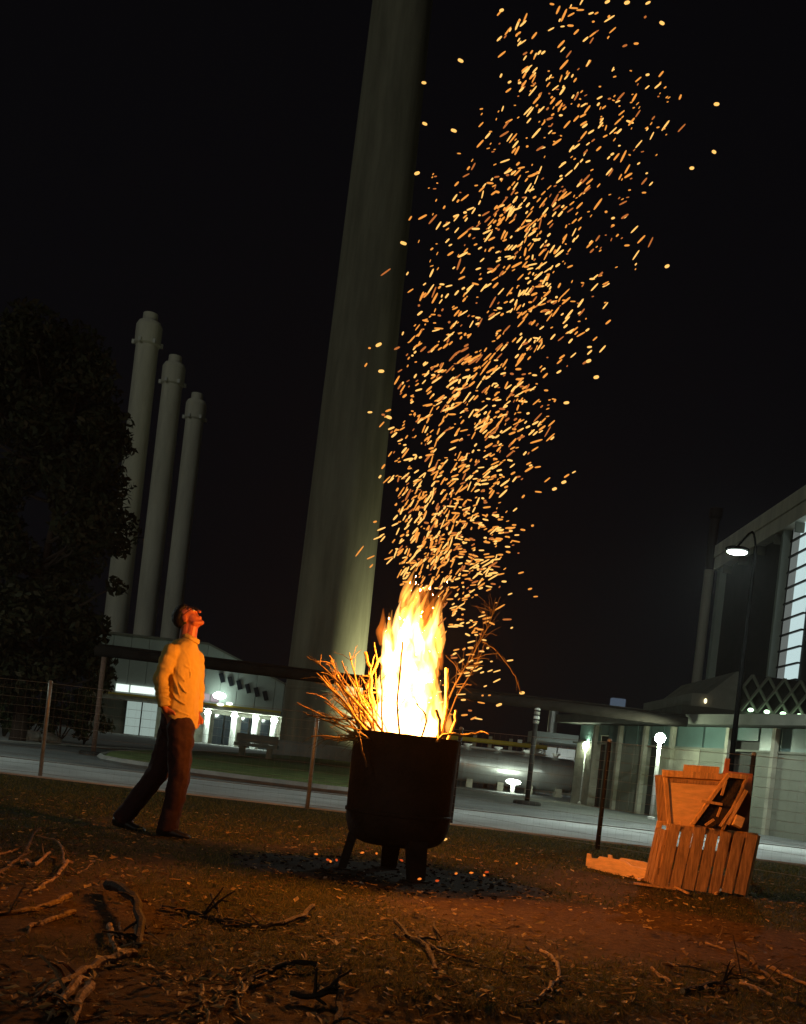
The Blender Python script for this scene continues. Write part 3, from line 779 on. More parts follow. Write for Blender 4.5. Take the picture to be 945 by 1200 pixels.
# ------------------------------------------------------------------ wire fence
def fence():
    posts = [(47, 911), (203, 930), (360, 948), (528, 966), (700, 996), (868, 1022), (-112, 893)]
    pts = []
    for px, py in posts:
        p = G(px, py); p.z = gz(p.x, p.y); pts.append(p)
    pts.sort(key=lambda p: p.x)
    pts.append(pts[-1] + (pts[-1] - pts[-2])); pts.insert(0, pts[0] + (pts[0] - pts[1]))
    H = 1.30
    e = empty('wire_fence', (0, 14.2, 0), 'slack wire mesh fence on slim posts along the footway', 'fence')
    for i, p in enumerate(pts):
        o = MB().tube([(p.x, p.y, -0.05), (p.x, p.y, H * 0.8), (p.x, p.y, H)], 0.028, 12).build('post', M['galv'] if i < 5 else M['darkmetal'], e, smooth=True)
        MB().lathe([(0.03, 0), (0.03, 0.02), (0.012, 0.035)], (p.x, p.y, H), 12).build('post_cap', M['galv'], o)
    w = MB()
    for a, b in zip(pts[:-1], pts[1:]):
        L = (b - a).length
        for k in range(12):
            z = 0.06 + k * 0.112
            mid = (a + b) / 2; sag = 0.012
            w.tube([(a.x, a.y - 0.03, z), (mid.x, mid.y - 0.03, z - sag), (b.x, b.y - 0.03, z)], 0.0018 if 0 < k < 11 else 0.003, 4, caps=False)
        n = int(L / 0.1)
        for k in range(1, n):
            q = a.lerp(b, k / n); w.tube([(q.x, q.y - 0.03, 0.05), (q.x, q.y - 0.03, H - 0.03)], 0.0006, 3, caps=False)
    o = w.build('wire_mesh', M['galv'], e); tag(o, kind='stuff')
fence()

# ================================================================== THE FIRE BARREL
BX, BY = 0.0, 7.58
BC = UV(uv(470, 930)[0], 0, BY); BX = BC.x
RIM = 1.0
def barrel():
    e = empty('fire_barrel', (BX, BY, 0), 'sooty black steel fire barrel with rounded bottom on stub legs', 'barrel')
    prof = [(0.01, 0.205), (0.14, 0.207), (0.24, 0.218), (0.31, 0.243), (0.355, 0.29), (0.378, 0.36), (0.385, 0.44), (0.385, 0.62), (0.386, 0.80), (0.386, 0.985), (0.392, 0.99), (0.392, 1.0),
            (0.376, 1.0), (0.374, 0.8), (0.372, 0.45), (0.34, 0.33), (0.24, 0.27), (0.01, 0.25)]
    def jit(i, k):
        return 0.006 * noise.noise((k * 0.35, 4.0, 0)) if i in (10, 11, 12) else 0
    prof = [(r * 0.972, z) for r, z in prof]
    b = MB().lathe(prof, (BX, BY, 0), 64, jit=jit)
    b.v = [tuple(Vector(v) + (Vector(v) - Vector((BX, BY, v[2]))).normalized() * 0.006 * noise.noise((v[0] * 4, v[1] * 4, v[2] * 4)) for _ in (0,))[0] for v in b.v]
    dr = b.build('drum', M['soot'], e, smooth=True)
    MB().lathe([(0.376, 0.43), (0.383, 0.435), (0.383, 0.455), (0.376, 0.46)], (BX, BY, 0), 64).build('weld_seam', M['soot'], dr)
    for az in (-62, 182, 95):
        a = R(az); r0 = 0.29; r1 = 0.355
        d = Vector((math.cos(a), math.sin(a), 0)); t = Vector((-d.y, d.x, 0))
        top = Vector((BX, BY, 0.34)) + d * r0; bot = Vector((BX, BY, 0.0)) + d * r1
        l = MB()
        vs = []
        for (c, w, th) in ((top, 0.075, 0.035), (bot + Vector((0, 0, 0.02)), 0.058, 0.03), (bot + Vector((0, 0, 0.018)), 0.075, 0.06), (bot - Vector((0, 0, 0.01)), 0.075, 0.06)):
            vs += [c + t * w + d * th, c - t * w + d * th, c - t * w - d * th, c + t * w - d * th]
        fs = []
        for i in range(3):
            for k in range(4): fs.append((i * 4 + k, i * 4 + (k + 1) % 4, i * 4 + 4 + (k + 1) % 4, i * 4 + 4 + k))
        fs.append((12, 13, 14, 15)); l.add(vs, fs); l.build('leg', M['soot'], e)
    return e
barrel()
coal = emis('glowing_coal', (1.0, 0.30, 0.04), 6, False)
cb = MB()
for _ in range(90):
    a = random.uniform(0, 6.28); r = 0.285 * math.sqrt(random.random())
    cb.ell((BX + r * math.cos(a), BY + r * math.sin(a), 0.84 + random.uniform(-0.04, 0.05)), (random.uniform(.03, .06), random.uniform(.03, .06), random.uniform(.025, .05)), None, 7, 5)
cb.tube([(BX, BY, 0.40), (BX, BY, 0.82)], 0.31, 24)
tag(cb.build('coal_bed', coal, origin=(BX, BY, 0.40)), 'bed of glowing coals and burning wood inside the barrel', 'coals', kind='stuff')

# light thrown by the flames
for z, en, dx in ((1.24, 185, 0.03), (1.42, 195, 0.03), (1.68, 36, 0.02)):
    l = bpy.data.lights.new('fire_light', 'POINT'); l.energy = en; l.color = (1.0, 0.285, 0.022); l.shadow_soft_size = 0.13
    o = bpy.data.objects.new('fire_light', l); COL.objects.link(o); o.location = (BX + dx, BY - 0.10, z)

# flames: glowing gas bodies with real depth
def flames():
    e = empty('flames', (BX, BY, 0.9), 'tall white-hot fire with orange tongues burning in the barrel', 'fire')
    core = volfire('fire_core', (1.0, 0.50, 0.145), 120, 11, 0.36, 0.58, 0.35)
    mid = volfire('fire_mid', (1.0, 0.36, 0.055), 55, 13, 0.38, 0.6, 0.3)
    outer = volfire('fire_outer', (1.0, 0.23, 0.02), 11, 16, 0.42, 0.62, 0.25)
    midh = volfire('fire_lick_mid', (1.0, 0.36, 0.055), 34, 0)
    outh = volfire('fire_lick_outer', (1.0, 0.23, 0.02), 12, 0)
    def tongue(path, m, dy=0.0, sq=0.8, amp=0.5, sides=20, n=7, name='flame_tongue'):
        pts = wobble([Vector((p[0], p[1], p[2])) for p in path], n)
        seed = random.uniform(0, 50); vs = []; fs = []
        for i, q in enumerate(pts):
            c = W(q.x, q.y, BY + dy); r = max(0.4, q.z) * BY / FPX
            for k in range(sides):
                a = 2 * math.pi * k / sides
                f = 1 + amp * noise.noise((math.cos(a) * 1.1 + seed, math.sin(a) * 1.1, c.z * 8.0)) + 0.7 * amp * noise.noise((math.cos(a) * 2.2 + seed, math.sin(a) * 2.2, c.z * 21.0))
                vs.append(c + Vector((math.cos(a) * r * f, math.sin(a) * r * sq * f, 0.02 * noise.noise((a, seed, 1)))))
        nn = len(pts)
        for i in range(nn - 1):
            for k in range(sides):
                k2 = (k + 1) % sides; fs.append((i * sides + k, i * sides + k2, (i + 1) * sides + k2, (i + 1) * sides + k))
        fs.append(tuple(range(sides))[::-1]); fs.append(tuple((nn - 1) * sides + k for k in range(sides)))
        b = MB(); b.add(vs, fs); return b.build(name, m, e, smooth=True)
    # main body (px, py, half width px)
    tongue([(484, 866, 20), (483, 840, 19), (481, 815, 17), (478, 790, 15), (476, 768, 13), (476, 750, 10), (478, 733, 7), (481, 718, 4), (484, 706, 1)], core, 0, 0.8, 0.75)
    tongue([(466, 862, 15), (462, 835, 16), (459, 808, 14), (456, 785, 11), (455, 765, 7), (454, 748, 4), (453, 736, 1)], core, -0.05, 0.9, 0.75)
    tongue([(500, 866, 10), (500, 840, 10), (496, 812, 8), (494, 785, 8), (492, 762, 7), (490, 745, 5), (490, 730, 1)], core, 0.06, 0.9, 0.8)
    tongue([(446, 863, 13), (446, 850, 15), (447, 838, 11), (450, 826, 5), (452, 818, 1)], core, -0.12, 0.9, 0.5)
    tongue([(478, 768, 10), (480, 748, 12), (479, 730, 12), (482, 715, 9), (487, 700, 5), (490, 688, 1)], mid, 0, 0.9, 0.7)
    tongue([(496, 760, 8), (504, 742, 9), (510, 726, 8), (513, 712, 5), (516, 698, 1)], mid, 0.04, 0.9, 0.8)
    tongue([(482, 866, 34), (483, 830, 32), (481, 795, 30), (481, 765, 27), (485, 740, 24), (491, 715, 18), (498, 695, 9), (503, 682, 1)], outer, 0, 0.8, 0.5, 26, 9)
    # bright separate tongues
    for t in ([(463, 812, 5), (458, 788, 7), (454, 764, 5), (451, 744, 2.5), (452, 730, .5)], [(470, 782, 6), (468, 758, 6.5), (464, 736, 4), (466, 718, 2), (470, 704, .5)], [(487, 775, 6), (489, 750, 7), (487, 728, 5), (490, 708, 2.5), (496, 690, .5)],
              [(501, 800, 5), (506, 776, 6), (505, 752, 5), (511, 728, 3), (517, 706, .5)], [(440, 864, 5), (436, 852, 7), (434, 840, 4), (431, 828, .6)], [(511, 862, 4), (515, 838, 5), (513, 816, 3), (517, 798, .5)]):
        tongue(t, core, random.uniform(-.1, .06), .9, .55, 14, 6)
    # ragged licks
    for i in range(80):
        x0 = random.choice([random.uniform(446, 470), random.uniform(494, 518), random.uniform(450, 512)]); y0 = random.uniform(745, 865); L = random.uniform(22, 60); w = random.uniform(2.5, 6.5)
        lean = random.uniform(-4, 9) + (490 - x0) * 0.14
        tongue([(x0, y0, w * .5), (x0 + lean * .2, y0 - L * .3, w), (x0 + lean * .6, y0 - L * .65, w * .6), (x0 + lean, y0 - L, 0.6)], random.choice([midh, outh, midh]), random.uniform(-.16, .16), 1, 0.6, 10, 4)
    for i in range(20):
        x0 = random.uniform(466, 512); y0 = random.uniform(705, 748); L = random.uniform(22, 44); w = random.uniform(1.8, 4.2)
        lean = random.uniform(8, 22)
        tongue([(x0, y0, w * .5), (x0 + lean * .25, y0 - L * .3, w), (x0 + lean * .6, y0 - L * .65, w * .6), (x0 + lean, y0 - L, 0.5)], random.choice([midh, outh, outh]), random.uniform(-.1, .1), 1, 0.6, 10, 4)
    for (x, y, w, h) in ((432, 858, 5, 14), (421, 862, 4, 9), (519, 850, 5, 40), (525, 858, 4, 22), (455, 742, 3, 18)):
        tongue([(x, y, w * .6), (x + 1, y - h * .4, w), (x + 2, y - h * .75, w * .5), (x + 3, y - h, .5)], midh, random.uniform(-.2, -.05), 1, .5, 10, 4)
flames()

# ------------------------------------------------------------------ branches standing and burning in the barrel
def stick(name, pts, rad, m, label, group=None, cat='branch', sides=7, amp=0.006, n=4, twigs=0, tw=0.12, cutend=False, origin=None):
    b = MB(); P = wobble(pts, n, amp)
    if isinstance(rad, (int, float)): rad = (rad, rad * 0.6)
    b.tube(P, (rad[0], rad[1]) if len(P) != 2 else list(rad), sides, 0.10)
    for _ in range(twigs):
        i = random.randrange(len(P) // 3, len(P) - 1); s = P[i]; t = (P[i + 1] - s).normalized()
        d = (t * 0.8 + Vector([random.gauss(0, 0.55) for _ in range(3)])).normalized()
        L = tw * random.uniform(0.5, 1.3); rr = max(0.002, rad[1] * 0.6)
        b.tube(wobble([s, s + d * L * 0.5 + Vector((0, 0, 0.01)), s + d * L], 2, amp * 0.5), (rr, rr * 0.5), 5)
    if cutend: b.mi = 1; e = P[0]; t = (P[0] - P[1]).normalized(); b.tube([e, e + t * 0.003], rad[0] * 0.93, sides)
    o = b.build(name, [m, M['cut']], origin=origin or P[0])
    return tag(o, label, cat, group)
BQ = lambda px, py, dy=0.0: W(px, py, BY + dy)
GL = 'sticks burning in the barrel'
root = lambda dx, dy=0, z=0.86: Vector((BX + dx, BY + dy, z))
stick('branch', [root(-.1, -.1), BQ(432, 842, -.2), BQ(404, 808, -.28), BQ(380, 784, -.3), BQ(360, 770, -.3)], (.014, .004), M['twiggold'], 'long golden twig reaching farthest up left from the barrel', GL, twigs=9)
stick('branch', [root(-.1, -.1), BQ(424, 845, -.2), BQ(398, 843, -.32), BQ(360, 838, -.36)], (.013, .004), M['bark'], 'reddish branch reaching flat to the left over the barrel rim', GL, twigs=8)
stick('branch', [root(-.12, 0), BQ(425, 838, -.1), BQ(408, 815, -.15), BQ(388, 772, -.15)], (.011, .005), M['twiggold'], 'thin golden stick leaning left with pale tip before the chimney', GL, twigs=3)
stick('branch', [root(-.15, -.15), BQ(422, 858, -.40), BQ(424, 875, -.43), BQ(430, 899, -.43)], (.010, .006), M['bark'], 'bent twig hanging down over the front of the barrel', GL, twigs=0, amp=.003)
stick('branch', [root(-.1, 0), BQ(436, 820, 0), BQ(434, 790, .02), BQ(428, 764, .02)], (.016, .012), M['twiggold'], 'short upright golden stick just left of the white flame', GL, twigs=3)
stick('branch', [root(-.1, .05), BQ(432, 815, 0.05), BQ(440, 782, .02), BQ(448, 768, .02)], (.014, .010), M['twiggold'], 'short golden stick crossing right at the top of the left sheaf', GL, twigs=2)
stick('branch', [root(.22, -.05), BQ(522, 838, -.1), BQ(524, 806, -.1), BQ(524, 783, -.1)], (.017, .016), M['cut'], 'straight upright yellow log at the right of the flame', GL, twigs=0, amp=.002)
stick('branch', [root(.22, -.2), BQ(516, 850, -.25), BQ(511, 832, -.25)], (.014, .012), M['cut'], 'short glowing stump of stick at the front right rim', GL, twigs=0)
stick('branch', [root(.25, -.1), BQ(532, 850, -.2), BQ(534, 832, -.2)], (.012, .010), M['cut'], 'stubby stick outside the upright yellow log', GL, twigs=0)
stick('branch', [root(.1, -.2), BQ(520, 862, -.36), BQ(545, 862, -.40), BQ(566, 857, -.42)], (.012, .008), M['twiggold'], 'stick lying across the right rim with yellow tip', GL, twigs=2, tw=.08)
stick('branch', [root(.15, .1), BQ(528, 815, .1), BQ(552, 772, .12), BQ(572, 735, .12), BQ(580, 714, .12)], (.008, .003), M['charred'], 'long dark branch rising right of the flame to a twiggy top', GL, twigs=44, tw=.2)
stick('branch', [BQ(566, 752, .12), BQ(577, 758, .12), BQ(592, 774, .12), BQ(604, 793, .11), BQ(611, 812, .1)], (.006, .004), M['charred'], 'drooping twig hanging from the branch right of the flame', GL, twigs=4, tw=.07)
stick('branch', [root(.18, .15), BQ(535, 818, .18), BQ(556, 782, .2), BQ(570, 752, .22)], (.007, .003), M['charred'], 'thin dark branch behind the twiggy one at the right', GL, twigs=8, tw=.12)
stick('branch', [root(-.02, -.22), BQ(466, 835, -.24), BQ(469, 790, -.24), BQ(472, 752, -.22)], (.008, .006), M['barkdark'], 'dark charred stick standing against the white flame', GL, twigs=1, amp=.003)
stick('branch', [root(.05, -.26), BQ(500, 845, -.3), BQ(488, 824, -.3)], (.007, .005), M['barkdark'], 'small charred twig low in the white flame', GL, twigs=1, amp=.003)
for i in range(66):
    a = random.uniform(0.0, 1.45); L = random.uniform(.25, .68)
    s = root(random.uniform(-.30, -.05), random.uniform(-.2, .1), .90)
    d = Vector((-math.cos(a) * 0.9, random.uniform(-.5, .2), math.sin(a)))
    stick('branch', [s, s + d * L * .5 + Vector((0, 0, .02)), s + d * L], (random.uniform(.006, .012), .004), random.choice([M['twiggold'], M['twiggold'], M['barkpale']]), 'short golden stick in the sheaf fanning over the left barrel rim', GL, twigs=random.randint(2, 6), tw=.13)

# ------------------------------------------------------------------ sparks
def sparks():
    bands = [(0, 40, 22, 580, 775), (40, 80, 32, 590, 765), (80, 120, 52, 575, 790), (120, 160, 46, 560, 782), (160, 200, 38, 525, 770), (200, 240, 58, 500, 745), (240, 280, 84, 498, 748),
             (280, 320, 80, 488, 750), (320, 360, 80, 478, 725), (360, 400, 78, 474, 700), (400, 440, 88, 464, 668), (440, 480, 112, 466, 652), (480, 520, 116, 466, 642), (520, 560, 90, 462, 625),
             (560, 600, 96, 464, 612), (600, 640, 150, 466, 602), (640, 680, 185, 468, 592), (680, 720, 74, 470, 592), (720, 760, 44, 512, 592), (760, 800, 28, 524, 585), (800, 850, 9, 535, 598)]
    S = []
    for y0, y1, n, x0, x1 in bands:
        made = 0
        while made < n:
            k = random.choice([1, 1, 1, 2, 3, 5, 7])
            t = random.random() if random.random() < .5 else (random.random() + random.random()) / 2
            if y0 > 560: t = t ** 1.3
            cx = x0 + (x1 - x0) * t; cy = random.uniform(y0, y1)
            ym = (y0 + y1) / 2
            if ym < 450: base = random.choice([48, 48, 35, 55, 12])
            elif ym < 560: base = random.choice([38, 38, 30, 8, 55])
            elif ym < 720: base = random.choice([66, 58, 50, 20]) if t < 0.5 else random.choice([-5, 5, 15, 30])
            else: base = random.choice([-10, 0, 10, 20])
            for _ in range(k):
                x = cx + random.gauss(0, 4 + 3 * k); y = cy + random.gauss(0, 4 + 3 * k)
                L = random.choice([4, 5, 6, 7, 8, 9, 10, 12, 14]) * random.uniform(.8, 1.15)
                if base < 25: L *= 0.75
                S.append((x, y, base + random.gauss(0, 9), L, random.uniform(1.5, 2.6), random.random())); made += 1
    S = [q for q in S if q[1] < 846]
    for _ in range(24):                        # curling strands
        y0, y1, n, x0, x1 = random.choice(bands[5:18]); t = random.random() ** (1.4 if y0 > 450 else 1)
        x = x0 + (x1 - x0) * (.08 + .7 * t); y = random.uniform(y0, y1); a = random.uniform(35, 75) if y0 > 450 else random.uniform(30, 60); cur = random.uniform(-7, 7)
        q = random.random() * .9
        for _ in range(random.randint(3, 6)):
            L = random.uniform(5, 11); S.append((x, y, a, L, random.uniform(1.3, 2.1), q)); st = L + random.uniform(1, 9)
            x += math.cos(R(a)) * st + random.gauss(0, 1.2); y -= math.sin(R(a)) * st + random.gauss(0, 1.2); a += cur + random.gauss(0, 5)
    for _ in range(420):                       # fine spark dust
        y0, y1, n, x0, x1 = random.choice(bands[2:18]); t = random.random() ** (1.4 if y0 > 450 else 1)
        S.append((x0 + (x1 - x0) * t, random.uniform(y0, y1), random.uniform(-10, 70), random.uniform(2, 4.5), random.uniform(1.0, 1.6), random.uniform(.5, 1)))
    for (x, y) in ((840, 122), (837, 178), (811, 197), (661, 565), (650, 573), (782, 312), (444, 404), (456, 489), (497, 97), (532, 153), (473, 285), (664, 472), (699, 442), (447, 435), (585, 826), (612, 812), (521, 984), (498, 145), (489, 203), (540, 71), (588, 12), (735, 3), (776, 27), (712, 2), (690, 423)):
        S.append((x, y, random.choice([-15, 5, 20]), random.uniform(5, 7.5), random.uniform(3, 4), 0.3))
    S = [s for s in S if not (s[1] > 690 and s[0] < 515 and s[0] > 440)]
    S.sort(key=lambda s: -s[3] * s[4])
    mats = [emis('spark_yellow', (1.0, 0.52, 0.13), 1.35, False), emis('spark_orange', (1.0, 0.36, 0.06), 1.0, False), emis('spark_dim', (0.9, 0.26, 0.06), 0.6, False)]
    def fleck():
        b = MB(); b.tube([(-.5, 0, 0), (-.36, 0, 0), (0, 0, 0), (.36, 0, 0), (.5, 0, 0)], [.18, .42, .5, .42, .18], 6); return b
    base = []
    for m in mats:
        o = fleck().build('spark', m); base.append(o.data); bpy.data.objects.remove(o)
    rest = [MB(), MB(), MB()]
    proto = fleck()
    cnt = 0
    for (x, y, ang, L, w, q) in S:
        Y = BY + random.gauss(0, .28); c = W(x, y, Y); k = Y / FPX
        mi = 0 if q < .42 else (1 if q < .86 else 2)
        a = R(ang) + ROLL
        mw = Matrix.Translation(c) @ Matrix.Rotation(random.uniform(-.35, .35), 4, 'Z') @ Matrix.Rotation(-a, 4, 'Y') @ Matrix.Diagonal((L * k, w * k, w * k, 1))
        if cnt < 300:
            o = bpy.data.objects.new('spark', base[mi]); COL.objects.link(o); o.matrix_world = mw
            tag(o, 'large glowing orange spark drifting in the column above the fire', 'spark', 'larger sparks above the fire')
        else:
            rest[mi].add([mw @ Vector(v) for v in proto.v], proto.f)
        cnt += 1
    b = MB()
    for i in range(3):
        b.mi = i; b.add(rest[i].v, rest[i].f)
    tag(b.build('spark_shower', mats, origin=(BX, BY, 1.2)), 'shower of countless small orange sparks rising from the fire', 'sparks', kind='stuff')
sparks()

# ================================================================== THE PERSON
def person():
    Y0 = 8.45
    def J(px, py, dy=0.0):
        p = W(px, py, Y0); return Vector((p.x, Y0 + dy, p.z))
    S = Y0 / FPX
    foot = J(190, 985)
    org = Vector((foot.x, Y0, gz(foot.x, Y0)))
    # joints: camera sees the right side; torso turned a little towards the camera
    neck = J(219, 751, 0); sR = J(206, 766, -.165); sL = J(225, 768, .165)
    eR = J(195.5, 798, -.215); wR = J(198.5, 829, -.185); hR = J(206, 846, -.115)
    eL = J(227, 803, .19); wL = J(227, 834, .15); hL = J(226, 848, .12)
    pel = J(208, 846, 0); hpR = J(215, 853, -.085); hpL = J(201, 853, .085)
    kR = J(213, 913, -.10); aR = J(199.5, 976, -.10)
    kL = J(182, 906, .09); aL = J(141, 964, .10)
    # feet rest on the ground
    aR.z = gz(aR.x, aR.y) + .085; aL.z = gz(aL.x, aL.y) + .105
    rz = Matrix.Rotation(R(-16), 3, 'Z')
    # ---- head frame
    hd = Matrix.Rotation(R(-12), 3, 'Z') @ Matrix.Rotation(R(-40), 3, 'Y')     # face up and right
    hc = J(220.5, 724.5, -.01)
    H = lambda x, y, z: hc + hd @ Vector((x, y, z))
    b = MB()
    b.ell(H(-.012, 0, .022), (.094, .074, .086), hd, 20, 14)
    b.ell(H(.030, 0, -.035), (.058, .058, .078), hd, 18, 12)
    b.ell(H(.048, 0, .020), (.046, .058, .048), hd, 16, 10)        # brow and cheeks
    b.caps(H(.035, .035, -.075), H(.078, .0, -.098), .024, .020); b.caps(H(.035, -.035, -.075), H(.078, .0, -.098), .024, .020)
    b.caps(H(.088, 0, .022), H(.110, 0, -.016), .008, .013)         # nose
    b.ell(H(.088, 0, -.052), (.013, .022, .008), hd, 10, 6); b.ell(H(.086, 0, -.065), (.013, .020, .008), hd, 10, 6)   # lips
    for s in (-1, 1):
        b.ell(H(-.006, .076 * s, -.012), (.022, .011, .034), hd, 12, 8)         # ears
        b.caps(H(.075, .012 * s, .035), H(.06, .052 * s, .035), .010, .008)      # brow ridge
    b.caps(H(-.028, 0, -.05), neck + Vector((0, 0, -.01)), .056, .062); b.caps(H(.01, 0, -.06), neck + Vector((.02, -.01, -.01)), .05, .055)
    # trunk and limbs under the clothes
    b.caps(J(216, 772), J(212, 812), .105, .10); b.caps(J(212, 812), pel, .10, .105)
    for s_, e_, w_, h_, hp, k_, a_ in ((sR, eR, wR, hR, hpR, kR, aR), (sL, eL, wL, hL, hpL, kL, aL)):
        b.caps(J(216, 768), s_, .08, .05); b.caps(s_, e_, .048, .038); b.caps(e_, w_, .038, .026)
        b.caps(pel, hp, .09, .08); b.caps(hp, k_, .075, .052); b.caps(k_, a_, .052, .036)
        b.caps(a_, a_ + Vector((.06, -.012, -.045)), .034, .024)
        # hand: palm and five curled fingers
        f = (h_ - w_).normalized(); out = Vector((1, -.25, 0)).normalized(); out = (out - f * out.dot(f)).normalized(); nrm = f.cross(out)
        b.caps(w_, w_ + f * .03, .024, .026)
        for j in range(4):
            o_ = out * (-.028 + .019 * j)
            b.caps(w_ + f * .025 + o_ * .6, w_ + f * .085 + o_, .014, .0125)
            Lf = (.066, .076, .08, .07)[j]
            k0 = w_ + f * .088 + o_; k1 = k0 + (f * .9 + nrm * .28).normalized() * Lf * .5; k2 = k1 + (f * .75 + nrm * .6).normalized() * Lf * .5
            b.caps(k0, k1, .0095, .009, 8); b.caps(k1, k2, .009, .0075, 8)
        t0 = w_ + f * .035 + out * .028; t1 = t0 + (f * .7 + out * .6).normalized() * .04; t2 = t1 + f * .032
        b.caps(t0, t1, .0125, .011, 8); b.caps(t1, t2, .011, .009, 8)
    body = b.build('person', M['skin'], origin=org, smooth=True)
    tag(body, 'person in cream shirt and dark trousers leaning back, looking up at the sparks', 'person')
    def remesh(o, v, sm=6, f=0.5):
        r = o.modifiers.new('union', 'REMESH'); r.mode = 'VOXEL'; r.voxel_size = v; r.use_smooth_shade = True
        s = o.modifiers.new('soften', 'SMOOTH'); s.iterations = sm; s.factor = f
    remesh(body, .0058, 4)
    # ---- shirt
    s = MB()
    rows = [(744, 222, 9.0, .062, 0), (750, 221, 10.5, .075, 2), (755, 218, 15, .13, 3), (762, 216.5, 18.5, .175, 2), (772, 216, 20, .19, 0), (786, 215.5, 20.2, .185, 0), (802, 213.5, 20.6, .175, 0), (818, 212.5, 21.5, .172, 2), (832, 211.5, 22.6, .182, 6), (843, 210.5, 23.2, .188, 11)]
    sd = 36; vs = []
    for (py, cx, hx, hy, tilt) in rows:
        c = J(cx, py)
        for k in range(sd):
            a = 2 * math.pi * k / sd
            ca, sa = math.cos(a), math.sin(a)
            p = Vector((hx * .955 * S * ca, hy * .92 * sa, 0)); p = Matrix.Rotation(R(-10), 3, 'Z') @ p
            f = 1 + .05 * noise.noise((ca * 2, sa * 2, c.z * 5)) 
            vs.append(c + p * f + Vector((0, 0, -tilt * S * ca * 0.8)))
    fs = [(i * sd + k, i * sd + (k + 1) % sd, (i + 1) * sd + (k + 1) % sd, (i + 1) * sd + k) for i in range(len(rows) - 1) for k in range(sd)]
    fs += [tuple(range(sd))[::-1], tuple((len(rows) - 1) * sd + k for k in range(sd))]
    s.add(vs, fs)
    for s_, e_, w_ in ((sR, eR, wR), (sL, eL, wL)):
        s.caps(s_ + (J(216, 768) - s_) * .3, s_, .075, .066)
        # sleeve with gathered folds
        n = 9
        for (a, c, r0, r1) in ((s_, e_, .066, .056), (e_, w_ + (e_ - w_) * .02, .058, .045)):
            pts = [a.lerp(c, i / n) for i in range(n + 1)]
            rad = [(r0 + (r1 - r0) * i / n) * (1 + .07 * math.sin(i * 2.4 + r0 * 90)) for i in range(n + 1)]
            s.tube(pts, rad, 16)
        s.ell(e_, (.06, .056, .058)); s.ell(s_, (.068, .064, .064))
        s.tube([w_ + (e_ - w_).normalized() * .045, w_ + (e_ - w_).normalized() * .002], .041, 16)
    for (x0, y0, x1, y1, x2, y2, r) in ((207, 776, 214, 790, 222, 800, .013), (205, 786, 211, 802, 216, 818, .014), (210, 772, 222, 782, 231, 786, .011), (214, 800, 222, 812, 231, 816, .012), (206, 812, 214, 822, 226, 828, .013), (204, 828, 214, 834, 228, 840, .011), (220, 764, 226, 778, 228, 800, .009)):
        q = []
        for x, y in ((x0, y0), (x1, y1), (x2, y2)):
            c = J(x, y); u_ = (x - 213.5) / 21.5; c.y = Y0 - .168 * math.sqrt(max(0.05, 1 - u_ * u_)); q.append(c)
        r *= .55; s.tube(wobble(q, 4), [r * .3, r * .7, r, r, r, r, r * .8, r * .5, r * .2], 8)
    for k in range(4):
        c = eR.lerp(wR, .12 + .2 * k); ring = [c + Vector((.054 * math.cos(t), .05 * math.sin(t), .014 * math.sin(t * 1.0 + k))) for t in [2 * math.pi * i / 14 for i in range(15)]]
        s.tube(ring, .007, 6)
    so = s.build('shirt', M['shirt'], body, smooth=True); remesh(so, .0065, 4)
    tx = bpy.data.textures.new('crease', 'CLOUDS'); tx.noise_scale = .085; tx.noise_depth = 1
    dm = so.modifiers.new('creases', 'DISPLACE'); dm.texture = tx; dm.strength = .016; dm.mid_level = .5; dm.texture_coords = 'LOCAL'
    # collar and placket
    c = MB(); ring = []
    cc = J(223.5, 747.5); tl = Matrix.Rotation(R(22), 3, 'Y')
    vs = []; sd = 28
    for (r, z) in ((.070, -.018), (.066, .018), (.073, .020), (.083, -.014)):
        for k in range(sd):
            a = 2 * math.pi * k / sd; vs.append(cc + tl @ Vector((r * math.cos(a), r * .95 * math.sin(a), z)))
    c.add(vs, [(i * sd + k, i * sd + (k + 1) % sd, ((i + 1) % 4) * sd + (k + 1) % sd, ((i + 1) % 4) * sd + k) for i in range(4) for k in range(sd)])
    c.build('collar', M['shirt'], so, smooth=True)
    # ---- trousers
    t = MB()
    t.caps(J(208, 836), J(207, 850), .135, .13)
    for hp, k_, a_ in ((hpR, kR, aR), (hpL, kL, aL)):
        d = (a_ - k_).normalized()
        t.caps(pel, hp, .118, .112); t.caps(hp, k_, .110, .086); t.caps(k_, a_ - d * .02, .086, .074)
        t.tube([a_ - d * .10, a_ - d * .01, a_ + d * .045], [.074, .078, .084], 16)
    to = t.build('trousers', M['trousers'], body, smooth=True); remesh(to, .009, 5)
    tx2 = bpy.data.textures.new('cloth_fold', 'CLOUDS'); tx2.noise_scale = .09; tx2.noise_depth = 2
    dm = to.modifiers.new('folds', 'DISPLACE'); dm.texture = tx2; dm.strength = .028; dm.mid_level = .5; dm.texture_coords = 'LOCAL'
    # ---- shoes
    for a_, lift in ((aR, 0), (aL, R(14))):
        g0 = gz(a_.x, a_.y); sh = MB(); d = Vector((math.cos(R(-12)), math.sin(R(-12)), 0))
        heel = Vector((a_.x - .055, a_.y, g0)); 
        q = [(-.02, .038, .075), (.03, .042, .085), (.10, .043, .072), (.17, .047, .05), (.225, .040, .038), (.25, .022, .026)]
        vs = []; sd = 16
        for (x, w, h) in q:
            for k in range(sd):
                an = 2 * math.pi * k / sd; yy = math.cos(an) * w; zz = max(0.0, h * .5 + math.sin(an) * h * .52)
                p = heel + d * x + Vector((-d.y, d.x, 0)) * yy + Vector((0, 0, zz))
                if lift: p.z += .02 * max(0, 1 - x / .15)
                vs.append(p)
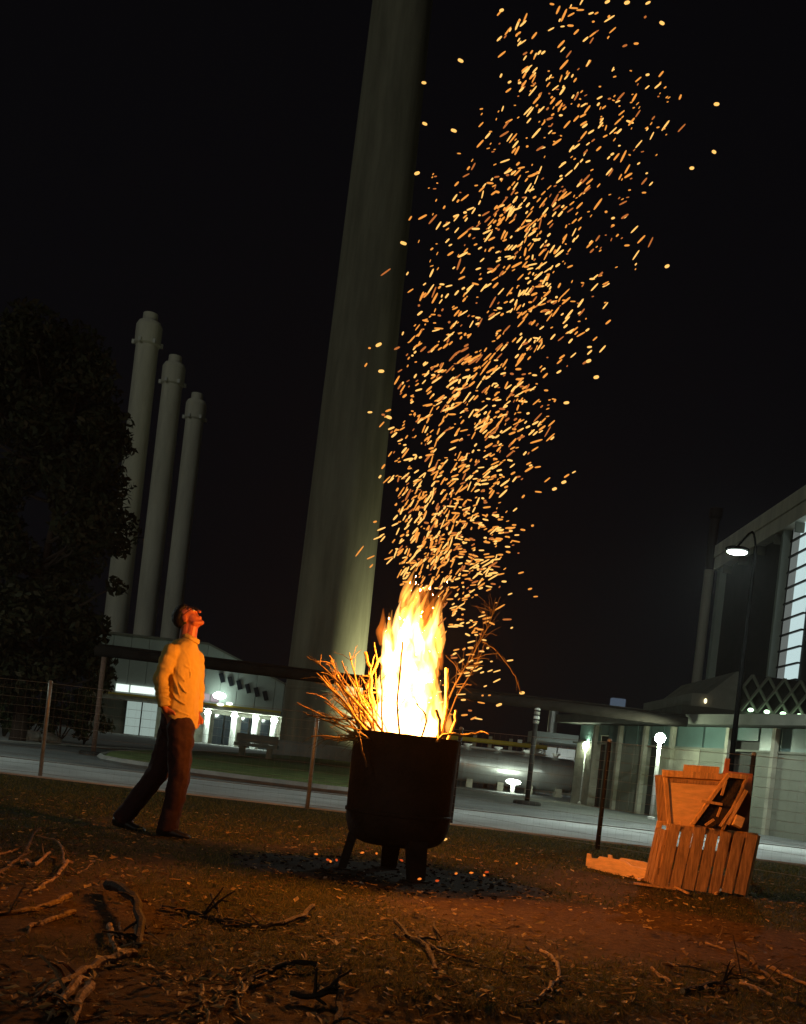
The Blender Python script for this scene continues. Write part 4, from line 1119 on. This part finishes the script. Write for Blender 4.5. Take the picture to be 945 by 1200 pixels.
        fs = [(i * sd + k, i * sd + (k + 1) % sd, (i + 1) * sd + (k + 1) % sd, (i + 1) * sd + k) for i in range(len(q) - 1) for k in range(sd)]
        fs += [tuple(range(sd))[::-1], tuple((len(q) - 1) * sd + k for k in range(sd))]
        sh.add(vs, fs); sh.build('shoe', M['shoe'], body, smooth=True)
    # ---- hair
    h = MB(); seg, ring = 32, 22; keep = {}
    for i in range(ring + 1):
        th = math.pi * i / ring
        for k in range(seg):
            a = 2 * math.pi * k / seg
            n = Vector((math.sin(th) * math.cos(a), math.sin(th) * math.sin(a), math.cos(th)))
            f = 1 + .05 * noise.noise(n * 7)
            p = Vector((-.014, 0, .026)) + Vector((n.x * .106 * f, n.y * .085 * f, n.z * .098 * f))
            ok = (p.z > .062 and p.x < .055) or (p.x < -.012 and p.z > -.075) or (p.x < .02 and p.z > .015)
            if ok: keep[(i, k)] = len(h.v); h.v.append(tuple(hc + hd @ p))
    for i in range(ring):
        for k in range(seg):
            q = [(i, k), (i + 1, k), (i + 1, (k + 1) % seg), (i, (k + 1) % seg)]
            if all(x in keep for x in q): h.f.append([keep[x] for x in q]); h.m.append(0)
    ho = h.build('hair', M['hair'], body, smooth=True)
    sl = ho.modifiers.new('thickness', 'SOLIDIFY'); sl.thickness = .02; sl.offset = -1
    # ---- eyes and glasses
    for sgn in (-1, 1):
        MB().ell(H(.083, .030 * sgn, .012), (.010, .012, .010), hd, 12, 8).build('eye', mat('eye_white', (.7, .66, .6), .2, var=.02), body, smooth=True)
    gl = MB()
    for sgn in (-1, 1):
        ring = [H(.104 - .05 * abs(.031 * sgn + .023 * math.cos(t)) , .031 * sgn + .023 * math.cos(t), .010 + .018 * math.sin(t)) for t in [2 * math.pi * i / 16 for i in range(17)]]
        gl.tube(ring, .0026, 6)
        gl.tube([H(.100, .054 * sgn, .016), H(.05, .079 * sgn, .016), H(-.006, .082 * sgn, .01)], .0026, 6)
    gl.tube([H(.104, -.009, .014), H(.106, 0, .016), H(.104, .009, .014)], .0026, 6)
    go = gl.build('glasses', M['frame'], body)
    lens = mat('lens_glass', (.9, .9, .9), .02, var=.0); lens.node_tree.nodes['Principled BSDF'].inputs['Transmission Weight'].default_value = 1.0
    for sgn in (-1, 1):
        MB().ell(H(.1025, .031 * sgn, .010), (.0018, .022, .017), hd, 14, 8).build('lens', lens, go, smooth=True)
person()

# ================================================================== CRATES ON THE RIGHT
def crates():
    Yc = 8.75
    P = lambda px, py, dy=0: W(px, py, Yc) + Vector((0, dy, 0))
    up = Vector((0, 0, 1))
    def board(mb, a, b, w, th, face=Vector((0, -1, 0))):
        """plank from a to b, width w across, thickness th along face"""
        a, b = Vector(a), Vector(b); d = (b - a).normalized(); s = d.cross(face).normalized(); f = s.cross(d)
        vs = [q + s * w / 2 * i + f * th / 2 * j for q in (a, b) for i, j in ((-1, -1), (1, -1), (1, 1), (-1, 1))]
        return mb.add(vs, [(0, 1, 2, 3)[::-1], (4, 5, 6, 7), (0, 1, 5, 4), (1, 2, 6, 5), (2, 3, 7, 6), (3, 0, 4, 7)])
    # lower slatted crate: front of upright boards, open back, one side
    bl = P(768, 1040); br = P(874, 1052); bl.z = br.z = 0.03
    ex = (br - bl).normalized(); Wd = (br - bl).length; Hh = 0.52
    e = empty('slatted_crate', ((bl + br) / 2), 'big upright-board wooden crate standing at the bottom of the pile', 'crate')
    back = Vector((0.06, 0.36, 0))
    n = 7; lean = Vector((0.055, 0.02, 0))
    for i in range(n):
        s = (i + .5) / n; w = Wd / n - .018
        a = bl + ex * Wd * s; top = Hh * (0.97 + .07 * random.uniform(-1, 1))
        o = board(MB(), a + up * random.uniform(-.02, .01), a + up * top + lean + ex * random.uniform(-.004, .004), w * random.uniform(.9, 1.06), .016).build('board', M['crate2'], e)
    for z, hgt in ((.09, .11), (.27, .13), (Hh - .035, .05)):
        a = bl + up * z + Vector((0, .018, 0)) + lean * (z / Hh); board(MB(), a, a + ex * Wd, hgt, .016).build('rail', M['crate2'], e)
    for i in range(4):
        y = .05 + i * .095; a = br + ex * .012 + Vector((.01 * i, y, 0)); board(MB(), a, a + up * (Hh - .02) + lean, .085, .016, Vector((1, 0, 0))).build('side_board', M['crate2'], e)
    for i in range(3):
        y = .05 + i * .12; a = bl - ex * .012 + Vector((0, y, 0)); board(MB(), a, a + up * (Hh - .06) + lean, .09, .016, Vector((1, 0, 0))).build('side_board', M['crate2'], e)
    for x, y in ((0.02, .38), (Wd - .02, .38), (.02, .03), (Wd - .02, .03)):
        a = bl + ex * x + Vector((0, y, 0)); board(MB(), a, a + up * (Hh - .01) + lean, .04, .04).build('corner_post', M['crate'], e)
    for y in (.03, .38):
        a = bl + Vector((0, y, Hh - .02)) + lean; board(MB(), a, a + ex * Wd, .035, .03).build('top_rail', M['crate'], e)
    T = bl.z + Hh
    # upper tray crate: wide plywood panel, tapered, standing on the lower one
    e2 = empty('tray_crate', P(828, 968, .12), 'tapered plywood crate with stepped rim on top of the crate pile', 'crate')
    q = lambda px, py, dy=.10: P(px, py + (3 if py > 950 else 0), dy)
    MB().prism([q(786, 967), q(856, 972), q(866, 911), q(782, 909)], (0, .014, 0)).build('front_panel', M['ply'], e2)
    MB().prism([q(780, 910, .07), q(862, 915, .07), q(863, 908, .07), q(780, 902, .07)], (0, .05, 0)).build('rim_board', M['crate'], e2)
    MB().prism([q(806, 904, .13), q(848, 909, .13), q(849, 899, .13), q(807, 896, .13)], (0, .016, 0)).build('back_board', M['crate'], e2)
    MB().prism([q(786, 966, .085), q(790, 966, .085), q(786, 911, .085), q(781, 911, .085)], (0, .03, 0)).build('corner_strip', M['crate'], e2)
    MB().prism([q(786, 917, .095), q(862, 922, .095), q(862, 918, .095), q(786, 912, .095)], (0, .01, 0)).build('batten', M['crate2'], e2)
    MB().prism([q(800, 967, .08), q(826, 970, .08), q(827, 963, .08), q(801, 960, .08)], (0, .09, 0)).build('foot_rail', M['ply'], e2)
    MB().prism([q(856, 972, .10), q(866, 911, .10), q(866, 911, .42), q(856, 972, .42)], (.014, 0, 0)).build('side_panel', M['crate2'], e2)
    MB().prism([q(786, 967, .42), q(856, 972, .42), q(866, 911, .42), q(782, 909, .42)], (0, .014, 0)).build('rear_panel', M['crate2'], e2)
    # reddish panel leaning at the right
    m = MB().prism([P(868, 1046, .30), P(886, 1050, .30), P(904, 908, .46), P(868, 904, .46)], (0, .018, 0))
    o = m.build('leaning_panel', M['cratered'], origin=P(880, 1048, .30)); tag(o, 'reddish board leaning upright at the right end of the crate pile', 'board')
    # open box, shadow coloured into its floor, lit diagonal edge resting against the tray
    e3 = empty('tipped_box', P(835, 965, .0), 'tipped wooden box with shadow-dark floor and bright diagonal edge on the crate pile', 'crate')
    A, B, C, D = P(809, 966, -.02), P(855, 906, .03), P(878, 908, .03), P(846, 972, -.02)
    MB().prism([A, B, B + Vector((.035, 0, .008)), A + Vector((.035, 0, .008))], (0, .05, 0)).build('diagonal_edge', M['crate'], e3)
    MB().prism([B + Vector((.0, -.01, .0)), C, C + Vector((0, 0, -.04)), B + Vector((.02, -.01, -.035))], (0, .2, 0)).build('top_edge', M['crate'], e3)
    MB().prism([A + Vector((.03, .04, 0)), B + Vector((.03, .04, 0)), C + Vector((0, .04, 0)), D + Vector((.05, .04, 0.0))], (0, .012, 0)).build('shadowed_floor_panel', M['barkdark'], e3)  # dark colour stands in for the shade inside the box
    MB().prism([D, C, C + Vector((.016, 0, 0)), D + Vector((.016, 0, 0))], (0, .16, 0)).build('side_panel', M['crate2'], e3)
    MB().prism([P(822, 937, -.02), P(846, 941, -.02), P(846, 944, -.02), P(821, 940, -.02)], (0, .02, 0)).build('cross_strip', M['crate'], e3)
    for (x0, y0, x1, y1, w) in ((826, 967, 836, 960, .02), (840, 957, 844, 946, .016), (845, 932, 850, 915, .02), (852, 966, 874, 926, .03), (843, 968, 860, 944, .02)):
        board(MB(), P(x0, y0, -.02), P(x1, y1, -.02), w, .014).build('slat', M['crate'], e3)
    o = board(MB(), P(853, 930, .12), P(858.5, 889, .13), .034, .03).build('lath', M['cratered'], origin=P(853, 930, .12)); tag(o, 'short lath sticking up from the top of the crate pile', 'lath')
    o = board(MB(), P(861, 968, -.05), P(866, 957, -.03), .07, .05).build('wood_block', M['ply'], origin=P(861, 968, -.05)); tag(o, 'pale wood block at the right rim of the slatted crate', 'wood block')
    # low fruit crate lying to the left
    c0 = G(686, 1019); c1 = G(757, 1035)
    e4 = empty('fruit_crate', (c0 + c1) / 2, 'low thin-sided wooden fruit crate lying left of the crate pile', 'crate')
    ax = (c1 - c0); ax.z = 0; L = ax.length; ax.normalize(); ay = Vector((-ax.y, ax.x, 0)); z0 = max(gz(c0.x, c0.y), gz(c1.x, c1.y))
    for side in (0, .26):
        o0 = c0 + ay * side; o0.z = z0
        # side with two notches near the ends
        pl = [(0, .02), (L * .3, -.0), (L, 0), (L, .10), (L * .74, .105), (L * .66, .13), (L * .58, .135), (L * .22, .13), (L * .18, .10), (L * .08, .10), (L * .06, .135), (0, .135)]
        MB().prism([o0 + ax * x + up * (z + .005) for x, z in pl], ay * .012).build('side_board', M['ply'], e4)
    for x in (0.012, L - .024):
        o0 = c0 + ax * x + ay * .014; o0.z = z0
        MB().prism([o0 + up * .005, o0 + ay * .244 + up * .005, o0 + ay * .244 + up * .10, o0 + up * .10], ax * .012).build('end_board', M['ply'], e4)
    for i in range(4):
        o0 = c0 + ay * (.03 + i * .065); o0.z = z0 + .012
        board(MB(), o0 + ax * .02, o0 + ax * (L - .02), .05, .006, up).build('base_slat', M['ply'], e4)
    # scrap boards in front of the pile
    for (p, r, w, m, lb) in (((742, 1040), (792, 1047), .07, 'crate2', 'dark broken board on the ground before the crate pile'), ((770, 1034), (806, 1052), .02, 'crate', 'thin splintered lath leaning low against the slatted crate'), ((748, 1036), (768, 1030), .025, 'ply', 'short pale lath beside the fruit crate'), ((838, 1052), (851, 1043), .02, 'crate', 'splinter of wood at the foot of the slatted crate')):
        a, b = G(*p), G(*r); a.z += .02; b.z += .03
        o = board(MB(), a, b, w, .014, up).build('scrap_board', M[m], origin=a); tag(o, lb, 'board', 'scrap boards by the crates')
crates()

# ================================================================== GROUND LITTER
def gpath(pp, lifts=0.015):
    out = []
    for i, p in enumerate(pp):
        l = (p[2] if len(p) > 2 else lifts) * .62
        out.append(G(p[0], p[1], l))
    return out
FG = 'cut branches lying on the ground'
B_ = [
    ([(-12, 1006), (12, 1000), (34, 996, .05)], (.010, .006), 'barkpale', 'thin pale twig entering from the left edge above the brush heap', 2),
    ([(30, 1003, .04), (38, 992, .10), (46, 984, .12)], (.012, .008), 'bark', 'short upright grey stub in the left brush heap', 1),
    ([(44, 994, .12), (66, 998, .10), (74, 1009, .06), (76, 1018, .04)], (.010, .008), 'barkpale', 'bent pale twig arching over the left brush heap', 0),
    ([(78, 1017, .06), (68, 1030, .04), (52, 1041, .03), (34, 1050, .015)], (.013, .008), 'barkpale', 'curved pale branch ending the left brush heap', 1),
    ([(76, 1026, .02), (92, 1026), (108, 1018, .03)], (.006, .003), 'barkpale', 'fine curved twig right of the left brush heap', 0),
    ([(-10, 1034), (14, 1016, .03), (34, 1004, .04)], (.014, .008), 'bark', 'brown branch running down left from the brush heap', 2),
    ([(30, 1012, .03), (40, 1018, .03), (58, 1006, .05)], (.018, .012), 'barkpale', 'short pale chunk of branch within the left brush heap', 1),
    ([(81, 1055, .04), (62, 1063, .03), (34, 1072, .02), (-12, 1078)], (.019, .013), 'barkpale', 'pale stick with bright cut end at the left edge', 0),
    ([(86, 1075, .025), (60, 1083), (33, 1092)], (.017, .014), 'barkpale', 'short straight orange stick below the longer pale stick', 0),
    ([(126, 1047, .08), (142, 1058, .12), (156, 1075, .12), (163, 1094, .09), (162, 1112, .02)], (.034, .022), 'barkdark', 'thick dark crooked bough standing over curled bark', 4),
    ([(128, 1090, .05), (129, 1104, .04), (135, 1117, .01)], (.016, .012), 'barkpale', 'left curled strip of pale bark under the dark bough', 0),
    ([(140, 1090, .06), (144, 1100, .03), (146, 1112, .01)], (.009, .007), 'barkpale', 'thin middle strip of pale bark under the dark bough', 0),
    ([(158, 1093, .06), (161, 1102, .04), (159, 1112, .01)], (.018, .013), 'barkpale', 'right curled strip of pale bark under the dark bough', 0),
    ([(156, 1127, .05), (130, 1134, .05), (98, 1148, .04), (62, 1170, .03)], (.021, .020), 'barkpale', 'thick smooth orange-lit log lying bottom left', 0),
    ([(104, 1166, .04), (92, 1182, .03), (84, 1204, .02)], (.022, .016), 'barkpale', 'split pale wood under the thick log, right piece', 0),
    ([(92, 1160, .04), (76, 1176, .03), (62, 1196, .02)], (.020, .016), 'barkpale', 'split pale wood under the thick log, middle piece', 0),
    ([(78, 1162, .03), (58, 1172, .03), (40, 1180, .02)], (.018, .012), 'barkpale', 'split pale wood under the thick log, left piece', 0),
    ([(366, 1069, .06), (350, 1079, .045), (325, 1086, .035), (295, 1088, .03), (262, 1086, .02)], (.017, .014), 'bark', 'curved branch with orange upturned end left of the barrel shadow', 2),
    ([(190, 1064, .02), (215, 1068, .03), (245, 1078, .03), (278, 1082, .03)], (.013, .016), 'barkdark', 'dark straight branch crossing the curved one', 4),
    ([(246, 1061, .10), (254, 1072, .06), (262, 1082, .03)], (.010, .014), 'barkdark', 'short dark spike rising from the crossed branches', 1),
    ([(212, 1088), (222, 1082, .02), (230, 1078, .02)], (.008, .006), 'barkpale', 'small pale twig beside the crossed branches', 0),
    ([(370, 1141, .03), (340, 1139, .05), (318, 1146, .04), (290, 1158, .03), (270, 1168, .02)], (.012, .016), 'barkdark', 'dark curved branch lying above the corkscrew twigs', 2),
    ([(342, 1172, .04), (366, 1176, .05), (398, 1174, .06)], (.015, .018), 'barkdark', 'dark branch at the bottom edge left of centre', 3),
    ([(396, 1174, .05), (398, 1186, .03), (394, 1202, .02)], (.018, .014), 'barkdark', 'dark branch stub bending down at the bottom edge', 0),
    ([(462, 1085, .08), (478, 1102, .06), (497, 1118, .04), (504, 1124, .03)], (.014, .018), 'barkdark', 'thick dark upper arm of the forked branch at centre bottom', 1),
    ([(500, 1122, .04), (506, 1140, .03), (514, 1158, .02), (531, 1166)], (.014, .009), 'bark', 'curved lower arm of the forked branch at centre bottom', 1),
    ([(490, 1108, .04), (516, 1126, .03), (556, 1140, .02), (610, 1158)], (.011, .005), 'bark', 'long thin arm of the forked branch pointing right', 6),
    ([(508, 1084, .03), (518, 1104, .03), (524, 1120, .02)], (.008, .006), 'barkdark', 'dark thin twig crossing above the forked branch', 2),
    ([(498, 1120, .03), (520, 1120, .02), (536, 1118, .02)], (.008, .007), 'barkpale', 'short pale twig at the fork of the branch', 0),
    ([(634, 1115, .04), (645, 1131, .03), (653, 1143, .03), (652, 1163, .02)], (.012, .012), 'barkpale', 'upper crooked pale stick on the turf, right of centre', 0),
    ([(648, 1166, .03), (638, 1178, .03), (624, 1192, .02)], (.014, .011), 'barkpale', 'lower crooked pale stick on the turf, right of centre', 0),
    ([(764, 1136, .03), (772, 1142, .03), (786, 1152, .02)], (.010, .009), 'barkpale', 'short pale stick at the turf edge below the crates', 0),
    ([(776, 1130, .02), (820, 1138, .03), (870, 1150, .03), (900, 1158, .03)], (.007, .010), 'bark', 'long thin branch running right below the crates', 3),
    ([(862, 1120, .04), (880, 1130, .04), (896, 1142, .03), (914, 1158, .02)], (.013, .010), 'bark', 'brown stick with lit end crossing at lower right', 2),
    ([(900, 1136, .03), (925, 1148, .03), (955, 1162, .02)], (.011, .010), 'barkpale', 'straight pale stick reaching the right edge', 0),
    ([(868, 1157, .03), (886, 1165, .03), (906, 1173, .02)], (.013, .013), 'barkpale', 'stout short orange stick at lower right', 0),
    ([(828, 1107, .02), (842, 1112, .02), (852, 1116, .02)], (.009, .008), 'barkpale', 'small pale stick lying between crates and lower right branches', 0),
    ([(800, 1162, .02), (840, 1158, .04), (862, 1166, .03)], (.018, .014), 'barkdark', 'dark charred branch in the hollow at lower right', 4),
    ([(920, 1176, .02), (940, 1184, .02), (956, 1186, .02)], (.010, .009), 'bark', 'brown stick at the right edge near the bottom corner', 1),
]
for pp, rd, mm, lb, tw in B_:
    stick('branch', gpath(pp), (rd[0] * .82, rd[1] * .66), M[mm], lb, FG, twigs=tw + 2, tw=.15, amp=.006, cutend=True, n=4)
def cork(px, py, dirx, diry, L, r, label):
    pts = []; x, y = px, py; ph = random.uniform(0, 6)
    nst = int(L / 5)
    for i in range(nst):
        x += dirx * 5 + 3.4 * math.sin(i * 1.1 + ph) * (-diry); y += diry * 5 + 2.3 * math.sin(i * 1.1 + ph) * dirx
        pts.append((x, y, .012 + .02 * abs(math.sin(i * .9 + ph))))
    stick('corkscrew_twig', gpath(pts), (r * .75, r * .45), M['twiggold'], label, 'corkscrew twigs bottom left', 'twig', twigs=1, tw=.06, amp=.001, n=3)
for a in ((160, 1158, .98, -.12, 80, .006, 'pale wavy twig lying leftmost among the corkscrew twigs'), (232, 1158, .25, .97, 45, .009, 'wavy twig running down to the bottom edge, left of the corkscrew tangle'), (222, 1152, .96, -.05, 60, .008, 'wavy pale twig along the top of the corkscrew tangle'),
          (262, 1160, -.7, .7, 55, .010, 'thick wavy twig slanting down left in the corkscrew tangle'), (196, 1196, .98, -.1, 50, .008, 'bright wavy twig at the bottom edge of the corkscrew tangle'), (262, 1150, .9, -.3, 60, .007, 'wavy twig rising right out of the corkscrew tangle'),
          (282, 1146, -.1, .99, 50, .009, 'wavy twig standing upright in the corkscrew tangle'), (300, 1158, -.8, .5, 60, .007, 'wavy twig slanting left at the right of the tangle'), (300, 1144, .99, -.02, 66, .006, 'thin wavy twig beside the dark curved branch'), (250, 1182, .8, -.5, 60, .008, 'wavy twig crossing low in the corkscrew tangle'), (148, 1132, .98, .0, 50, .005, 'fine wavy twig right of the thick log end')):
    cork(*a)

# ash circle, also painting the barrel's shadow, with charred bits, embers under the barrel
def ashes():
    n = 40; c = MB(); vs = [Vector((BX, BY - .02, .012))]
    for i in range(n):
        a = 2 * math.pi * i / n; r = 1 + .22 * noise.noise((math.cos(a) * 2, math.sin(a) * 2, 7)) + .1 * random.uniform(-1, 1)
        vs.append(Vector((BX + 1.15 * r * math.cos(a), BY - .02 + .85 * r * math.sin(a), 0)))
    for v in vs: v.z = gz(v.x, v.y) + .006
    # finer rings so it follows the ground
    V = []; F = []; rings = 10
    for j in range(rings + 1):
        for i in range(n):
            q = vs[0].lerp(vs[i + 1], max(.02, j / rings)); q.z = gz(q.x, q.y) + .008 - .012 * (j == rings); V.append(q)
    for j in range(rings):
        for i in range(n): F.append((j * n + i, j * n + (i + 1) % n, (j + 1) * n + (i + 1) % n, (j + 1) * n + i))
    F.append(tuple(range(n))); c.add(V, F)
    tag(c.build('ash_shade_patch', M['ash'], smooth=True), kind='structure')
    b = MB()
    for _ in range(420):
        a = random.uniform(0, 6.28); r = math.sqrt(random.random()) * 1.15
        x, y = BX + r * math.cos(a), BY + .85 * r * math.sin(a)
        b.mi = 0 if random.random() < .93 else 1
        s = random.uniform(.004, .015); b.box((x, y, gz(x, y) + .012), (s * 2, s, s * .8), Matrix.Rotation(random.random() * 6, 3, 'Z') @ Matrix.Rotation(random.uniform(-.6, .6), 3, 'X'))
    tag(b.build('charcoal_bits', [M['ash'], M['ashpale']], origin=(BX, BY, 0)), 'scatter of charcoal bits and pale ash flakes around the barrel legs', 'charcoal', kind='stuff')
    em = [emis('ember_orange', (1.0, .24, .03), .95, False), emis('ember_red', (1.0, .12, .02), .6, False)]
    pr = None
    for i, (x, y) in enumerate(((370, 1007), (384, 1014), (387, 1016), (394, 1014), (424, 1005), (441, 1006), (470, 1014), (488, 1018), (491, 1037), (512, 1039), (552, 1029), (567, 1032), (570, 1028), (605, 1018), (534, 1030))):
        p = G(x, y); p.z = max(p.z, .01) + .03
        if i < 2:
            m = MB().ell((0, 0, 0), (.017, .010, .008), None, 8, 5); m.v = [tuple(Vector(v) * (1 + .4 * noise.noise(Vector(v) * 60))) for v in m.v]
            o = m.build('ember', em[i]); pr = (pr or []) + [o]
        else: o = pr[0 if i % 3 else 1].copy(); COL.objects.link(o)
        o.location = p; o.rotation_euler = (0, random.uniform(-.4, .4), random.uniform(0, 3))
        tag(o, 'small glowing ember fallen on the ash around the barrel legs', 'ember', 'embers on the ground')
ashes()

# leaf litter and turf
def litter():
    n = 8200; V = []; F = []
    leafm = island_mat('fallen_leaves', [(.09, .05, .022), (.16, .09, .035), (.26, .15, .055), (.42, .26, .09), (.55, .40, .18)], .7, .25)
    for _ in range(n):
        y = 3.0 + 8.5 * random.random() ** 1.7; x = random.uniform(-1, 1) * (y * .42 + .3)
        if math.hypot(x - BX, y - BY) < .5: continue
        if noise.noise((x * 1.3, y * 1.3, 40)) + .25 * random.random() < -.05 and random.random() < .7: continue
        s = random.choice([.010, .014, .018, .022, .028, .036]) * random.uniform(.6, 1.0); a = random.uniform(0, 6.28)
        c, d = math.cos(a), math.sin(a); z = gz(x, y) + .008 + random.random() * .012; t = random.uniform(-.5, .5); t2 = random.uniform(-.5, .5)
        o = len(V)
        for (u, w, h) in ((-1, 0, 0), (-.2, .5, .25), (.6, .35, .1), (1, 0, .3), (.5, -.4, .1), (-.3, -.5, .25)):
            V.append((x + s * (u * c - w * d), y + s * (u * d + w * c), z + s * (h + u * t * .5 + w * t2 * .5 + .3)))
        F.append((o, o + 1, o + 2, o + 3)); F.append((o, o + 3, o + 4, o + 5))
    me = bpy.data.meshes.new('leaf_litter'); me.from_pydata(V, [], F); me.materials.append(leafm)
    o = bpy.data.objects.new('leaf_litter', me); COL.objects.link(o); tag(o, 'dry fallen leaves strewn over turf and soil', 'leaves', kind='stuff')
    # grass
    gm = island_mat('grass_blades', [(.05, .06, .016), (.095, .10, .026), (.14, .13, .04), (.24, .17, .07)], .8, .5)
    V = []; F = []
    N = 95000; made = 0
    while made < N:
        y = 3.0 + 11.0 * random.random() ** 1.55; x = random.uniform(-1, 1) * (y * .43 + .3)
        sm = soil_mask(x, y)
        if random.random() < sm * 1.05: made += 0.35; continue
        if math.hypot((x - BX) / 1.15, (y - BY) / .85) < 1.0: made += .3; continue
        h = random.uniform(.008, .034) * (1.3 if y > 9 else 1); a = random.uniform(0, 6.28); w = random.uniform(.0014, .0028) * (1 + max(0, y - 4) * .22)
        z = gz(x, y) - .004; lx, ly = random.gauss(0, 1.0) * h, random.gauss(0, 1.0) * h
        dx, dy = math.cos(a) * w, math.sin(a) * w; o = len(V)
        V += [(x - dx, y - dy, z), (x + dx, y + dy, z), (x + lx * .4 + dx * .7, y + ly * .4 + dy * .7, z + h * .6), (x + lx * .4 - dx * .7, y + ly * .4 - dy * .7, z + h * .6), (x + lx, y + ly, z + h)]
        F += [(o, o + 1, o + 2, o + 3), (o + 3, o + 2, o + 4)]; made += 1
    me = bpy.data.meshes.new('grass'); me.from_pydata(V, [], F); me.materials.append(gm)
    o = bpy.data.objects.new('grass', me); COL.objects.link(o); tag(o, 'short trampled grass between the fire and the fence', 'grass', kind='stuff')
litter()

# night air: thin even haze added to give lamps and fire a glow
hz = MB().prism([(-170, -12, -1.2), (170, -12, -1.2), (170, 190, -1.2), (-170, 190, -1.2)], (0, 0, 82)).build('haze', [])
hm = bpy.data.materials.new('thin_glow_haze'); hm.use_nodes = True; hn = hm.node_tree; hn.nodes.clear()
pv = hn.nodes.new('ShaderNodeVolumePrincipled'); pv.inputs['Color'].default_value = (0.85, 0.87, 0.88, 1); pv.inputs['Density'].default_value = 0.00032; pv.inputs['Anisotropy'].default_value = 0.55
ho = hn.nodes.new('ShaderNodeOutputMaterial'); hn.links.new(pv.outputs[0], ho.inputs['Volume'])
hz.data.materials.append(hm); tag(hz, 'thin night haze added for lamp and fire glow', 'haze', kind='stuff')

# tidy helper properties
for o in list(bpy.data.objects):
    if '_o' in o: del o['_o']
